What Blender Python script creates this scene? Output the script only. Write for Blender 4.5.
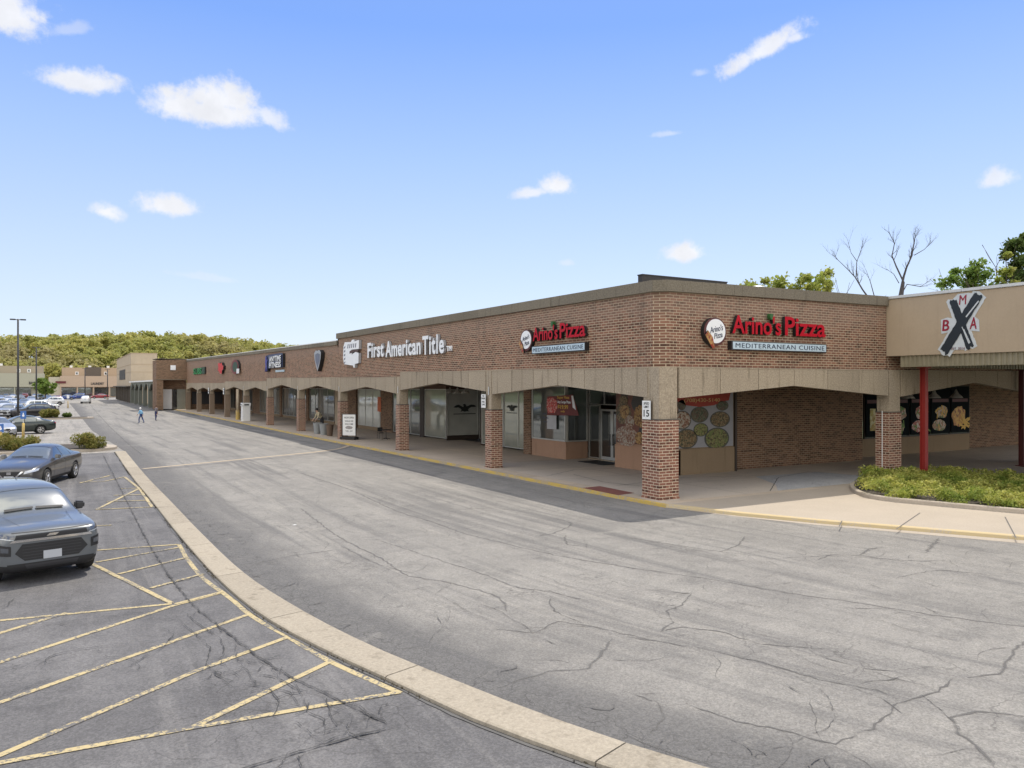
import bpy, bmesh, math, random
import numpy as np
from mathutils import Vector, Matrix
from mathutils.bvhtree import BVHTree
R = math.radians
random.seed(7); rng = np.random.default_rng(7)
scene = bpy.context.scene
col = scene.collection
for o in list(bpy.data.objects): bpy.data.objects.remove(o)

# ------------------------------------------------------------------ camera
F, Y0, YAW, CX, CY, H = 771.5, 385.7, 0.5278, -17.954, -20.622, 4.0
cam_d = bpy.data.cameras.new('camera'); cam = bpy.data.objects.new('camera', cam_d); col.objects.link(cam)
cam_d.sensor_width = 36; cam_d.lens = 36 * F / 1024; cam_d.clip_end = 5000; cam_d.clip_start = .1
cam_d.shift_y = (Y0 - 384) / 1024
cam.location = (CX, CY, H); cam.rotation_euler = (R(90), 0, -YAW)
scene.camera = cam
_s, _c = math.sin(YAW), math.cos(YAW)
# ------------------------------------------------------------------ light
SUN_EL, SUN_V = R(62), Vector((0.817, 0.577, 0)) * math.cos(R(62)) + Vector((0, 0, math.sin(R(62))))
SKY_STRENGTH, SUN_STRENGTH, EXPO = 0.15, 2.6, 0.62
sun_d = bpy.data.lights.new('sun', 'SUN'); sun = bpy.data.objects.new('sun', sun_d); col.objects.link(sun)
sun_d.energy = SUN_STRENGTH; sun_d.angle = R(0.6); sun_d.color = (1, .93, .82)
sun.rotation_euler = SUN_V.to_track_quat('Z', 'Y').to_euler(); sun.location = (20, 20, 60)
scene.view_settings.view_transform = 'Standard'; scene.view_settings.look = 'None'
scene.view_settings.exposure = EXPO; scene.view_settings.gamma = 1
scene.render.resolution_x = 1024; scene.render.resolution_y = 768

# ------------------------------------------------------------------ geometry of the survey: a photographed point to a point of the place
_s, _c = math.sin(YAW), math.cos(YAW)
def ray(px, py):
    k = (px - 512) / F; m = (Y0 - py) / F
    return (_c * k + _s, -_s * k + _c, m)
LOT = -0.12
def G(px, py, z=LOT):
    d = ray(px, py); t = (z - H) / d[2]; return (CX + t * d[0], CY + t * d[1])
def PX(px, py, X=0.):
    d = ray(px, py); t = (X - CX) / d[0]; return (CY + t * d[1], H + t * d[2])
def PY(px, py, Y=0.):
    d = ray(px, py); t = (Y - CY) / d[1]; return (CX + t * d[0], H + t * d[2])
def AT(px, py, w):
    d = ray(px, py); return Vector((CX + w * d[0], CY + w * d[1], H + w * d[2]))

# ------------------------------------------------------------------ world: sky with small cumulus clouds
world = bpy.data.worlds.new('World'); scene.world = world; world.use_nodes = True
nt = world.node_tree; nt.nodes.clear()
class NB:
    """tiny node-building helper"""
    def __init__(s, nt): s.nt = nt
    def n(s, t, **k):
        nd = s.nt.nodes.new(t)
        for a, v in k.items(): setattr(nd, a, v)
        return nd
    def link(s, a, b): s.nt.links.new(a, b)
    def put(s, sock, v):
        if hasattr(v, 'is_linked') or isinstance(v, bpy.types.NodeSocket): s.nt.links.new(v, sock)
        else: sock.default_value = v
    def m(s, op, a, b=0., c=0., clamp=False):
        nd = s.n('ShaderNodeMath', operation=op, use_clamp=clamp)
        s.put(nd.inputs[0], a); s.put(nd.inputs[1], b); s.put(nd.inputs[2], c); return nd.outputs[0]
    def mix(s, f, a, b, mode='MIX'):
        nd = s.n('ShaderNodeMix', data_type='RGBA', blend_type=mode)
        s.put(nd.inputs[0], f); s.put(nd.inputs[6], a); s.put(nd.inputs[7], b); return nd.outputs[2]
    def ss(s, v, lo, hi, a=0., b=1.):
        nd = s.n('ShaderNodeMapRange', interpolation_type='SMOOTHSTEP')
        s.put(nd.inputs[0], v)
        for i, x in enumerate((lo, hi, a, b)): nd.inputs[i + 1].default_value = x
        return nd.outputs[0]
    def noise(s, vec, scale, detail=3, rough=.55, dist=0.):
        nd = s.n('ShaderNodeTexNoise'); nd.inputs['Scale'].default_value = scale
        nd.inputs['Detail'].default_value = detail; nd.inputs['Roughness'].default_value = rough
        nd.inputs['Distortion'].default_value = dist
        if vec is not None: s.link(vec, nd.inputs['Vector'])
        return nd.outputs['Fac']
    def vm(s, op, a, b=None, sc=None):
        nd = s.n('ShaderNodeVectorMath', operation=op); s.put(nd.inputs[0], a)
        if b is not None: s.put(nd.inputs[1], b)
        if sc is not None: s.put(nd.inputs[3], sc)
        return nd.outputs['Value'] if op in ('DOT_PRODUCT', 'LENGTH') else nd.outputs['Vector']
    def scale(s, v, xyz): return s.vm('MULTIPLY', v, xyz)
def rgb(r, g, b): return (r, g, b, 1)

nb = NB(nt)
sky = nb.n('ShaderNodeTexSky', sky_type='NISHITA'); sky.sun_disc = False
sky.sun_elevation = SUN_EL; sky.sun_rotation = math.atan2(0.817, 0.577)
sky.altitude = 200; sky.air_density = 1.0; sky.dust_density = 0.6; sky.ozone_density = 2.0
tc = nb.n('ShaderNodeTexCoord'); dirv = tc.outputs['Generated']
KD = 1 / (SKY_STRENGTH * 2 ** EXPO)     # display-linear value -> radiance before the strength
sz = nb.n('ShaderNodeSeparateXYZ'); nb.link(dirv, sz.inputs[0])
ramp = nb.n('ShaderNodeValToRGB'); nb.link(sz.outputs[2], ramp.inputs[0])
els = [(0., (.80, .86, .96)), (.06, (.74, .83, .965)), (.16, (.60, .735, .965)), (.28, (.42, .60, .965)), (.42, (.215, .41, .95)), (.7, (.21, .34, .66)), (1., (.22, .31, .52))]
while len(ramp.color_ramp.elements) < len(els): ramp.color_ramp.elements.new(.5)
for e_, (p_, c_) in zip(ramp.color_ramp.elements, els): e_.position = p_; e_.color = rgb(*c_)
grad = nb.mix(1., ramp.outputs[0], rgb(KD, KD, KD), 'MULTIPLY')
skycol = nb.mix(.82, nb.mix(1.0, sky.outputs[0], rgb(.8, .85, 1.), 'MULTIPLY'), grad)
# unseen bright clouds added behind and above the camera to fill the shaded facades
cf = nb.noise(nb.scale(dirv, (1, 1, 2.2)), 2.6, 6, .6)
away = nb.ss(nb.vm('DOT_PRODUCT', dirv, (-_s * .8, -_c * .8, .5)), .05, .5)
fill_bank = nb.m('MULTIPLY', nb.ss(cf, .40, .56), away)
BANK = 2.25  # brightness of the added fill clouds
skycol = nb.mix(fill_bank, skycol, rgb(BANK * KD, BANK * .945 * KD, BANK * .84 * KD))
# cx, cy, half width, half height, tilt (deg), density
CLOUDS = [(8, 14, 26, 20, 0, 1), (82, 82, 32, 12, 4, .95), (176, 107, 24, 17, 0, 1), (222, 100, 36, 19, -8, 1), (226, 115, 40, 15, 0, 1),
          (268, 118, 22, 11, -20, .8), (107, 213, 15, 10, -12, 1), (169, 207, 31, 13, 0, 1), (765, 50, 40, 11, 24, .95), (795, 38, 16, 6, 5, .8),
          (556, 187, 22, 13, 0, 1), (533, 193, 22, 8, 8, .85), (687, 254, 26, 12, 4, 1), (1000, 179, 15, 9, 4, .8), (668, 134, 18, 4, 2, .4),
          (210, 278, 40, 5, -5, .25), (70, 30, 16, 6, 20, .35), (700, 73, 8, 5, 0, .35), (567, 263, 8, 5, 0, .35)]
n1 = nb.noise(dirv, 26, 6, .62); n2 = nb.noise(dirv, 80, 5, .65)
rag = nb.m('ADD', nb.m('MULTIPLY', nb.m('SUBTRACT', n1, .5), 2.5), nb.m('MULTIPLY', nb.m('SUBTRACT', n2, .5), 1.1))
mask = None; core = None
for (cx, cy, hw, hh, tilt, dens) in CLOUDS:
    hw *= .92; hh *= .90
    c0 = Vector(ray(cx, cy)).normalized()
    rt = c0.cross(Vector((0, 0, 1))).normalized(); up = rt.cross(c0).normalized()
    t = R(tilt); a = rt * math.cos(t) + up * math.sin(t); b = up * math.cos(t) - rt * math.sin(t)
    kk = F / c0.length * (Vector(ray(cx, cy)).length) ** -1
    dc = nb.vm('DOT_PRODUCT', dirv, tuple(c0))
    u = nb.m('DIVIDE', nb.vm('DOT_PRODUCT', dirv, tuple(a * kk / hw)), dc)
    v = nb.m('DIVIDE', nb.vm('DOT_PRODUCT', dirv, tuple(b * kk / hh)), dc)
    # flatter underside
    v2 = nb.m('MULTIPLY', v, nb.m('ADD', 1.0, nb.m('MULTIPLY', nb.m('LESS_THAN', v, 0.), .45)))
    r = nb.m('SQRT', nb.m('ADD', nb.m('MULTIPLY', u, u), nb.m('MULTIPLY', v2, v2)))
    front = nb.m('GREATER_THAN', dc, .5)
    mk = nb.m('MULTIPLY', nb.m('MULTIPLY', nb.ss(nb.m('ADD', r, nb.m('MULTIPLY', rag, .8)), 1.16, .30), nb.m('MULTIPLY', dens, .95)), front)
    mask = mk if mask is None else nb.m('MAXIMUM', mask, mk)
shade = nb.m('ADD', .76, nb.m('MULTIPLY', n1, .34))
CLOUD_V = 1.0 * KD
cl = nb.mix(1., rgb(CLOUD_V, CLOUD_V * 1.01, CLOUD_V * 1.05), nb.n('ShaderNodeCombineColor').outputs[0], 'MULTIPLY')
cc = nt.nodes[-1]
comb = [x for x in nt.nodes if x.bl_idname == 'ShaderNodeCombineColor'][0]
for i in range(3): nb.link(shade, comb.inputs[i])
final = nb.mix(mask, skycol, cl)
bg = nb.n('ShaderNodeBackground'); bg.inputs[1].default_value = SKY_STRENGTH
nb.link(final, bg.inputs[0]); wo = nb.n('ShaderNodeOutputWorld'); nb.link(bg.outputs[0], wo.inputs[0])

# ------------------------------------------------------------------ materials
def newmat(name):
    m = bpy.data.materials.new(name); m.use_nodes = True
    n = m.node_tree; p = n.nodes['Principled BSDF']; return m, NB(n), p
def mat(name, c, rough=.6, metal=0., var=.12, vscale=3., bump=0., bscale=40., spec=.5, emit=None, coat=0.):
    m, nb, p = newmat(name)
    g = nb.n('ShaderNodeNewGeometry'); pos = g.outputs['Position']
    if var:
        n = nb.noise(pos, vscale, 4, .6)
        f = nb.m('ADD', 1 - var, nb.m('MULTIPLY', n, 2 * var))
        cb = nb.n('ShaderNodeCombineColor'); [nb.link(f, cb.inputs[i]) for i in range(3)]
        nb.link(nb.mix(1., rgb(*c), cb.outputs[0], 'MULTIPLY'), p.inputs['Base Color'])
    else: p.inputs['Base Color'].default_value = rgb(*c)
    p.inputs['Roughness'].default_value = rough; p.inputs['Metallic'].default_value = metal
    p.inputs['Specular IOR Level'].default_value = spec; p.inputs['Coat Weight'].default_value = coat
    p.inputs['Coat Roughness'].default_value = .04
    if bump:
        b = nb.n('ShaderNodeBump'); b.inputs['Strength'].default_value = bump; b.inputs['Distance'].default_value = .02
        nb.link(nb.noise(pos, bscale, 4, .6), b.inputs['Height']); nb.link(b.outputs[0], p.inputs['Normal'])
    if emit: p.inputs['Emission Color'].default_value = rgb(*emit[:3]); p.inputs['Emission Strength'].default_value = emit[3]
    return m

def wall_vec(nb):
    """brick coordinates: along the wall and up, whichever way the face looks"""
    g = nb.n('ShaderNodeNewGeometry')
    sp = nb.n('ShaderNodeSeparateXYZ'); nb.link(g.outputs['Position'], sp.inputs[0])
    sn = nb.n('ShaderNodeSeparateXYZ'); nb.link(g.outputs['True Normal'], sn.inputs[0])
    ax = nb.m('ABSOLUTE', sn.outputs[0]); ay = nb.m('ABSOLUTE', sn.outputs[1])
    sel = nb.m('GREATER_THAN', ax, ay)
    u = nb.m('ADD', nb.m('MULTIPLY', sel, sp.outputs[1]), nb.m('MULTIPLY', nb.m('SUBTRACT', 1., sel), sp.outputs[0]))
    cv = nb.n('ShaderNodeCombineXYZ'); nb.link(u, cv.inputs[0]); nb.link(sp.outputs[2], cv.inputs[1])
    return cv.outputs[0], g.outputs['Position'], sp
def brickmat(name, c1, c2, mortar, dirt=.25, band=False):
    m, nb, p = newmat(name)
    vec, pos, sp = wall_vec(nb)
    b = nb.n('ShaderNodeTexBrick'); nb.link(vec, b.inputs['Vector'])
    b.inputs['Scale'].default_value = 1; b.inputs['Brick Width'].default_value = .305; b.inputs['Row Height'].default_value = .1016
    b.inputs['Mortar Size'].default_value = .0125; b.inputs['Mortar Smooth'].default_value = .2; b.inputs['Bias'].default_value = -.1
    b.inputs['Color1'].default_value = rgb(*c1); b.inputs['Color2'].default_value = rgb(*c2); b.inputs['Mortar'].default_value = rgb(*mortar)
    # per brick extra tone
    w = nb.n('ShaderNodeTexWhiteNoise', noise_dimensions='2D')
    row = nb.m('FLOOR', nb.m('DIVIDE', sp.outputs[2], .1016))
    sx = nb.n('ShaderNodeSeparateXYZ'); nb.link(vec, sx.inputs[0])
    off = nb.m('MULTIPLY', nb.m('MODULO', nb.m('ABSOLUTE', row), 2.), .1525)
    cb = nb.n('ShaderNodeCombineXYZ'); nb.link(nb.m('FLOOR', nb.m('DIVIDE', nb.m('ADD', sx.outputs[0], off), .305)), cb.inputs[0]); nb.link(row, cb.inputs[1])
    nb.link(cb.outputs[0], w.inputs['Vector'])
    tone = nb.ss(w.outputs['Value'], .55, 1., 1., .45)
    tone = nb.m('MULTIPLY', tone, nb.m('ADD', .74, nb.m('MULTIPLY', nb.noise(pos, .9, 4, .6), .52)))
    c3 = nb.n('ShaderNodeCombineColor'); [nb.link(tone, c3.inputs[i]) for i in range(3)]
    brickc = nb.mix(1., b.outputs['Color'], c3.outputs[0], 'MULTIPLY')
    colr = nb.mix(b.outputs['Fac'], brickc, b.outputs['Color'])
    if band:  # weathered paler courses under the coping
        f = nb.ss(nb.m('ADD', sp.outputs[2], nb.noise(pos, .6, 2)), 6.7, 7.3, 0., .35)
        colr = nb.mix(f, colr, rgb(.30, .22, .17))
        st = nb.noise(nb.scale(pos, (1.2, 1.2, .12)), 1.0, 4, .6)
        colr = nb.mix(nb.ss(st, .56, .75, 0., .45), colr, rgb(.13, .09, .07))
    # grime drifting upward from the ground
    nb.link(colr, p.inputs['Base Color']); p.inputs['Roughness'].default_value = .85; p.inputs['Specular IOR Level'].default_value = .25
    bp = nb.n('ShaderNodeBump'); bp.inputs['Strength'].default_value = .5; bp.inputs['Distance'].default_value = .01
    nb.link(nb.m('SUBTRACT', 1., b.outputs['Fac']), bp.inputs['Height']); nb.link(bp.outputs[0], p.inputs['Normal'])
    return m
def concretemat(name, c, speck=.25, stain=.25, joints=None, pale=(.5, .47, .42), bump=.25):
    m, nb, p = newmat(name)
    g = nb.n('ShaderNodeNewGeometry'); pos = g.outputs['Position']
    n = nb.noise(pos, .5, 5, .62); n2 = nb.ss(nb.noise(pos, 17, 4, .85), .25, .75); n3 = nb.noise(nb.scale(pos, (2.2, 2.2, .18)), 1.4, 4, .65)
    isl = nb.m('MULTIPLY', nb.m('SUBTRACT', g.outputs['Random Per Island'], .5), .16)
    f = nb.m('ADD', isl, nb.m('ADD', nb.m('ADD', 1 - speck * .5 - .14, nb.m('MULTIPLY', n, .28)), nb.m('MULTIPLY', n2, speck)))
    cb = nb.n('ShaderNodeCombineColor'); [nb.link(f, cb.inputs[i]) for i in range(3)]
    colr = nb.mix(1., rgb(*c), cb.outputs[0], 'MULTIPLY')
    colr = nb.mix(nb.ss(n3, .54, .72, 0., stain), colr, rgb(c[0] * .45, c[1] * .43, c[2] * .4))
    if joints:
        br = nb.n('ShaderNodeTexBrick'); br.offset = 0; br.inputs['Scale'].default_value = 1
        nb.link(nb.vm('ADD', pos, joints[2]), br.inputs['Vector'])
        br.inputs['Brick Width'].default_value = joints[0]; br.inputs['Row Height'].default_value = joints[1]; br.inputs['Mortar Size'].default_value = .012
        br.inputs['Color1'].default_value = rgb(.92, .92, .92); br.inputs['Color2'].default_value = rgb(1.05, 1.04, 1.03); br.inputs['Mortar'].default_value = rgb(.35, .33, .3)
        colr = nb.mix(1., colr, br.outputs['Color'], 'MULTIPLY')
        st = nb.noise(pos, 1.7, 5, .7); colr = nb.mix(nb.ss(st, .57, .7, 0., .3), colr, rgb(.16, .15, .14))
    nb.link(colr, p.inputs['Base Color']); p.inputs['Roughness'].default_value = .9; p.inputs['Specular IOR Level'].default_value = .2
    b = nb.n('ShaderNodeBump'); b.inputs['Strength'].default_value = bump; b.inputs['Distance'].default_value = .012
    nb.link(n2, b.inputs['Height']); nb.link(b.outputs[0], p.inputs['Normal'])
    return m
def asphaltmat(name, base, light, dark, streak=True, wear=None, gator=0., wheel=0.):
    """UV x = metres from the left edge of the sheet, UV y = metres along it"""
    m, nb, p = newmat(name)
    g = nb.n('ShaderNodeNewGeometry'); pos = g.outputs['Position']
    uv = nb.n('ShaderNodeUVMap').outputs[0]
    su = nb.n('ShaderNodeSeparateXYZ'); nb.link(uv, su.inputs[0])
    n1 = nb.noise(pos, .35, 5, .6, .4); n2 = nb.noise(pos, 2.3, 5, .7)
    grain = nb.ss(nb.noise(pos, 30, 3, .85), .30, .70); grain2 = nb.ss(nb.noise(pos, 90, 2, .85), .3, .7)
    spk = nb.n('ShaderNodeTexVoronoi'); spk.inputs['Scale'].default_value = 42; nb.link(pos, spk.inputs['Vector'])
    spx = nb.n('ShaderNodeSeparateColor'); nb.link(spk.outputs['Color'], spx.inputs[0]); speck = nb.ss(spx.outputs[0], .2, .9)
    blot = nb.ss(nb.noise(pos, 1.1, 6, .72, .6), .52, .68); blot2 = nb.ss(nb.noise(pos, .75, 6, .75, .8), .56, .72)
    f = nb.ss(nb.m('ADD', nb.m('MULTIPLY', n1, .6), nb.m('MULTIPLY', n2, .4)), .36, .66)
    colr = nb.mix(f, rgb(*base), rgb(*light))
    if streak:
        s1 = nb.noise(nb.scale(uv, (1.15, .05, 1)), 1.0, 5, .62, .25)
        colr = nb.mix(nb.ss(s1, .47, .70, 0., .75), colr, rgb(*dark))
        s2 = nb.noise(nb.scale(uv, (2.3, .09, 1)), 1.0, 5, .65, .3)
        colr = nb.mix(nb.ss(s2, .54, .70, 0., .5), colr, rgb(light[0] * 1.18, light[1] * 1.17, light[2] * 1.14))
    if wear:  # newer darker mat along the left kerb of the lane, irregular edge
        e = nb.m('ADD', su.outputs[0], nb.m('MULTIPLY', nb.m('SUBTRACT', nb.noise(nb.scale(uv, (.6, .12, 1)), 1.5, 5, .65), .5), 2.4))
        wv = nb.ss(e, wear[0], wear[1], wear[2], 0.)
        colr = nb.mix(wv, colr, rgb(*dark))
    # aggregate grain
    colr = nb.mix(nb.m('MULTIPLY', blot, .30), colr, rgb(dark[0] * .85, dark[1] * .85, dark[2] * .85))
    colr = nb.mix(nb.m('MULTIPLY', blot2, .35), colr, rgb(light[0] * 1.25, light[1] * 1.24, light[2] * 1.2))
    gg = nb.m('ADD', .66, nb.m('ADD', nb.m('MULTIPLY', grain, .26), nb.m('ADD', nb.m('MULTIPLY', grain2, .18), nb.m('MULTIPLY', speck, .26))))
    cb = nb.n('ShaderNodeCombineColor'); [nb.link(gg, cb.inputs[i]) for i in range(3)]
    colr = nb.mix(1., colr, cb.outputs[0], 'MULTIPLY')
    # hairline crack network, only in worn regions
    wob = nb.n('ShaderNodeTexNoise'); wob.inputs['Scale'].default_value = 1.3; wob.inputs['Detail'].default_value = 5; nb.link(pos, wob.inputs['Vector'])
    pv = nb.vm('ADD', pos, nb.vm('SCALE', wob.outputs['Color'], sc=.9))
    vo = nb.n('ShaderNodeTexVoronoi', feature='DISTANCE_TO_EDGE'); vo.inputs['Scale'].default_value = .62; nb.link(pv, vo.inputs['Vector'])
    reg = nb.ss(nb.noise(pos, .16, 3, .5), .46, .58)
    hair = nb.m('MULTIPLY', nb.ss(vo.outputs[0], .009, .002), nb.m('MULTIPLY', reg, .38))
    vo2 = nb.n('ShaderNodeTexVoronoi', feature='DISTANCE_TO_EDGE'); vo2.inputs['Scale'].default_value = 2.4; nb.link(pv, vo2.inputs['Vector'])
    reg2 = nb.ss(nb.noise(pos, .33, 4, .6), .57, .66)
    if gator:
        reg2 = nb.m('MAXIMUM', reg2, nb.m('MULTIPLY', nb.ss(su.outputs[0], gator, gator * .35), 1.))
    hair2 = nb.m('MULTIPLY', nb.ss(vo2.outputs[0], .03, .006), nb.m('MULTIPLY', reg2, .42))
    cr = nb.m('MAXIMUM', hair, hair2)
    colr = nb.mix(cr, colr, rgb(.035, .033, .032))
    nb.link(colr, p.inputs['Base Color']); p.inputs['Roughness'].default_value = .88; p.inputs['Specular IOR Level'].default_value = .3
    b = nb.n('ShaderNodeBump'); b.inputs['Strength'].default_value = .35; b.inputs['Distance'].default_value = .01
    nb.link(nb.m('SUBTRACT', nb.m('ADD', grain, grain2), cr), b.inputs['Height']); nb.link(b.outputs[0], p.inputs['Normal'])
    return m
def glassmat(name, c, refl=.5, rough=.03, tint=(.85, .9, .9), var=.3):
    m, nb, p = newmat(name)
    g = nb.n('ShaderNodeNewGeometry')
    n = nb.noise(g.outputs['Position'], .8, 3); f = nb.m('ADD', 1 - var, nb.m('MULTIPLY', n, 2 * var))
    cb = nb.n('ShaderNodeCombineColor'); [nb.link(f, cb.inputs[i]) for i in range(3)]
    nb.link(nb.mix(1., rgb(*c), cb.outputs[0], 'MULTIPLY'), p.inputs['Base Color'])
    p.inputs['Roughness'].default_value = .3
    gl = nb.n('ShaderNodeBsdfGlossy'); gl.inputs['Color'].default_value = rgb(*tint); gl.inputs['Roughness'].default_value = rough
    bmp = nb.n('ShaderNodeBump'); bmp.inputs['Strength'].default_value = .03; bmp.inputs['Distance'].default_value = .05
    nb.link(nb.noise(g.outputs['Position'], .9, 2), bmp.inputs['Height']); nb.link(bmp.outputs[0], gl.inputs['Normal'])
    lw = nb.n('ShaderNodeLayerWeight'); lw.inputs[0].default_value = .35
    fac = nb.m('ADD', refl * .55, nb.m('MULTIPLY', lw.outputs['Fresnel'], .6), clamp=True)
    ms = nb.n('ShaderNodeMixShader'); nb.link(fac, ms.inputs[0]); nb.link(p.outputs[0], ms.inputs[1]); nb.link(gl.outputs[0], ms.inputs[2])
    out = [x for x in nb.nt.nodes if x.bl_idname == 'ShaderNodeOutputMaterial'][0]; nb.link(ms.outputs[0], out.inputs[0])
    return m
def leafmat(name, c1, c2, scale=1.2, trans=.35, c3=None):
    m, nb, p = newmat(name)
    g = nb.n('ShaderNodeNewGeometry')
    n = nb.noise(g.outputs['Position'], scale, 3, .6)
    colr = nb.mix(nb.ss(n, .35, .65), rgb(*c1), rgb(*c2))
    if c3: colr = nb.mix(nb.ss(nb.noise(g.outputs['Position'], scale * .31, 2), .5, .66), colr, rgb(*c3))
    w = nb.m('ADD', .8, nb.m('MULTIPLY', g.outputs['Random Per Island'], .4))
    cb = nb.n('ShaderNodeCombineColor'); [nb.link(w, cb.inputs[i]) for i in range(3)]
    colr = nb.mix(1., colr, cb.outputs[0], 'MULTIPLY')
    nb.link(colr, p.inputs['Base Color']); p.inputs['Roughness'].default_value = .6; p.inputs['Specular IOR Level'].default_value = .3
    tr = nb.n('ShaderNodeBsdfTranslucent'); nb.link(colr, tr.inputs[0])
    ms = nb.n('ShaderNodeMixShader'); ms.inputs[0].default_value = trans; nb.link(p.outputs[0], ms.inputs[1]); nb.link(tr.outputs[0], ms.inputs[2])
    out = [x for x in nb.nt.nodes if x.bl_idname == 'ShaderNodeOutputMaterial'][0]; nb.link(ms.outputs[0], out.inputs[0])
    return m
def foodmat(name, c1, c2, c3, scale=9.):
    m, nb, p = newmat(name)
    g = nb.n('ShaderNodeNewGeometry'); pos = g.outputs['Position']
    vo = nb.n('ShaderNodeTexVoronoi'); vo.inputs['Scale'].default_value = scale; nb.link(pos, vo.inputs['Vector'])
    sx = nb.n('ShaderNodeSeparateColor'); nb.link(vo.outputs['Color'], sx.inputs[0])
    a = nb.mix(nb.ss(sx.outputs[0], .3, .6), rgb(*c1), rgb(*c2)); a = nb.mix(nb.ss(sx.outputs[1], .6, .8), a, rgb(*c3))
    a = nb.mix(nb.ss(nb.noise(pos, 14, 3), .5, .7, 0., .5), a, rgb(.04, .03, .02))
    nb.link(a, p.inputs['Base Color']); p.inputs['Roughness'].default_value = .4
    return m

M = {}
M['brick'] = brickmat('brick', (.27, .125, .085), (.17, .075, .055), (.58, .48, .36))
M['brickw'] = brickmat('brick_wall', (.265, .13, .085), (.15, .075, .053), (.50, .41, .29), band=True)
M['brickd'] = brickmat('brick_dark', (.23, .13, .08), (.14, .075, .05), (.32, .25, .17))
M['conc'] = concretemat('aggregate_concrete', (.355, .295, .22), .75, .95)
M['conc2'] = concretemat('brown_concrete', (.24, .18, .13), .5, .3)
M['coping'] = concretemat('coping_concrete', (.20, .175, .135), .7, .7)
M['walk'] = concretemat('sidewalk_concrete', (.50, .42, .33), .2, .0, joints=(3.05, 3.05, (.3, .9, 0)))
M['apron'] = concretemat('apron_concrete', (.385, .335, .275), .2, .0, bump=.1)
M['court'] = concretemat('courtyard_concrete', (.50, .44, .37), .25, 0., joints=(4.2, 3.6, (.3, .4, 0)))
M['median'] = concretemat('median_concrete', (.335, .295, .235), .42, .55)
M['kerb'] = concretemat('kerb_concrete', (.40, .35, .29), .25, .2)
M['road'] = asphaltmat('road_asphalt', (.205, .196, .182), (.27, .257, .236), (.118, .115, .113), wear=(.6, 2.6, .85), gator=1.1)
M['lot'] = asphaltmat('lot_asphalt', (.115, .112, .114), (.175, .170, .170), (.086, .084, .086))
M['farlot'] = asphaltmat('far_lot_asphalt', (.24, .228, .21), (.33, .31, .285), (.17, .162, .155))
M['patch'] = asphaltmat('patch_asphalt', (.34, .345, .355), (.42, .425, .43), (.28, .285, .29), streak=False)
M['seal'] = mat('crack_sealant', (.095, .092, .089), .7, var=.25, vscale=6)
M['ylw'] = None
def paintmat(name, c, under, cover=.42):
    m, nb, p = newmat(name)
    g = nb.n('ShaderNodeNewGeometry'); pos = g.outputs['Position']
    n = nb.noise(pos, 16, 5, .75); n2 = nb.noise(pos, 1.2, 3)
    f = nb.ss(nb.m('ADD', n, nb.m('MULTIPLY', nb.m('SUBTRACT', n2, .5), .5)), cover - .07, cover + .05)
    nb.link(nb.mix(f, rgb(*under), rgb(*c)), p.inputs['Base Color']); p.inputs['Roughness'].default_value = .8
    return m
M['yellow'] = paintmat('faded_yellow_paint', (.45, .365, .195), (.13, .125, .12), .475)
M['kerbyellow'] = paintmat('kerb_yellow_paint', (.52, .36, .08), (.34, .29, .23), .46)
M['paleyellow'] = paintmat('pale_yellow_paint', (.50, .395, .22), (.42, .36, .28), .42)
M['tan'] = concretemat('tan_stucco', (.42, .335, .24), .08, .12, bump=.08)
M['tan2'] = concretemat('tan_panel', (.47, .39, .29), .08, .12, bump=.05)
M['bulk'] = concretemat('bulkhead_stucco', (.40, .25, .17), .15, .3, bump=.1)
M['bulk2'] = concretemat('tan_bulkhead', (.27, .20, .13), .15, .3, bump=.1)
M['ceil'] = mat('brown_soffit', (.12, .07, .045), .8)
M['roof'] = mat('roof_gravel', (.35, .33, .3), .9, bump=.3)
M['metal'] = mat('pale_metal', (.62, .62, .6), .4, .3)
M['alum'] = mat('aluminium_frame', (.55, .54, .5), .4, .6, var=.08)
M['bronze'] = mat('bronze_frame', (.06, .045, .035), .5, .3)
M['rust'] = mat('rusty_metal', (.10, .085, .07), .7, var=.3)
M['red_post'] = mat('red_paint', (.30, .025, .02), .45, var=.2)
M['dark_post'] = mat('maroon_paint', (.10, .02, .018), .45, var=.2)
M['black'] = mat('black_plastic', (.015, .015, .016), .5, var=0)
M['dkgrey'] = mat('dark_grey_metal', (.05, .05, .055), .5, .3)
M['white'] = mat('white_paint', (.78, .78, .76), .5, var=.06)
M['whiteface'] = mat('white_letter_face', (.85, .86, .88), .35, var=.03)
M['redface'] = mat('red_letter_face', (.46, .004, .018), .4, var=.1, spec=.2)
M['bluegrey'] = mat('pale_blue_face', (.50, .62, .70), .4, var=.05)
M['navy'] = mat('navy_print', (.02, .03, .07), .4, var=0)
M['purple'] = mat('purple_face', (.03, .03, .28), .4)
M['green'] = mat('green_letter_face', (.01, .28, .08), .4)
M['corr'] = mat('corrugated_metal', (.27, .24, .165), .5, .15, var=.25)
M['glass'] = glassmat('shop_glass', (.045, .05, .045), .38)
M['glass_pale'] = glassmat('frosted_shop_glass', (.27, .28, .235), .42, .05, (.78, .8, .72))
M['glass_dark'] = glassmat('dark_glass', (.012, .012, .012), .22)
M['glass_blind'] = glassmat('glass_with_blinds', (.58, .58, .52), .3)
M['tyre'] = mat('tyre_rubber', (.018, .018, .018), .8)
M['rim'] = mat('alloy_rim', (.5, .5, .5), .3, .8, var=0)
M['chrome'] = mat('chrome', (.7, .7, .72), .12, 1., var=0)
M['lamp'] = mat('lamp_lens', (.55, .58, .62), .08, .2, var=.2, coat=1.)
M['lampdk'] = mat('smoked_lens', (.10, .11, .13), .08, .3, var=.2, coat=1.)
M['tail'] = mat('tail_lamp', (.25, .01, .01), .2, var=0)
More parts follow.
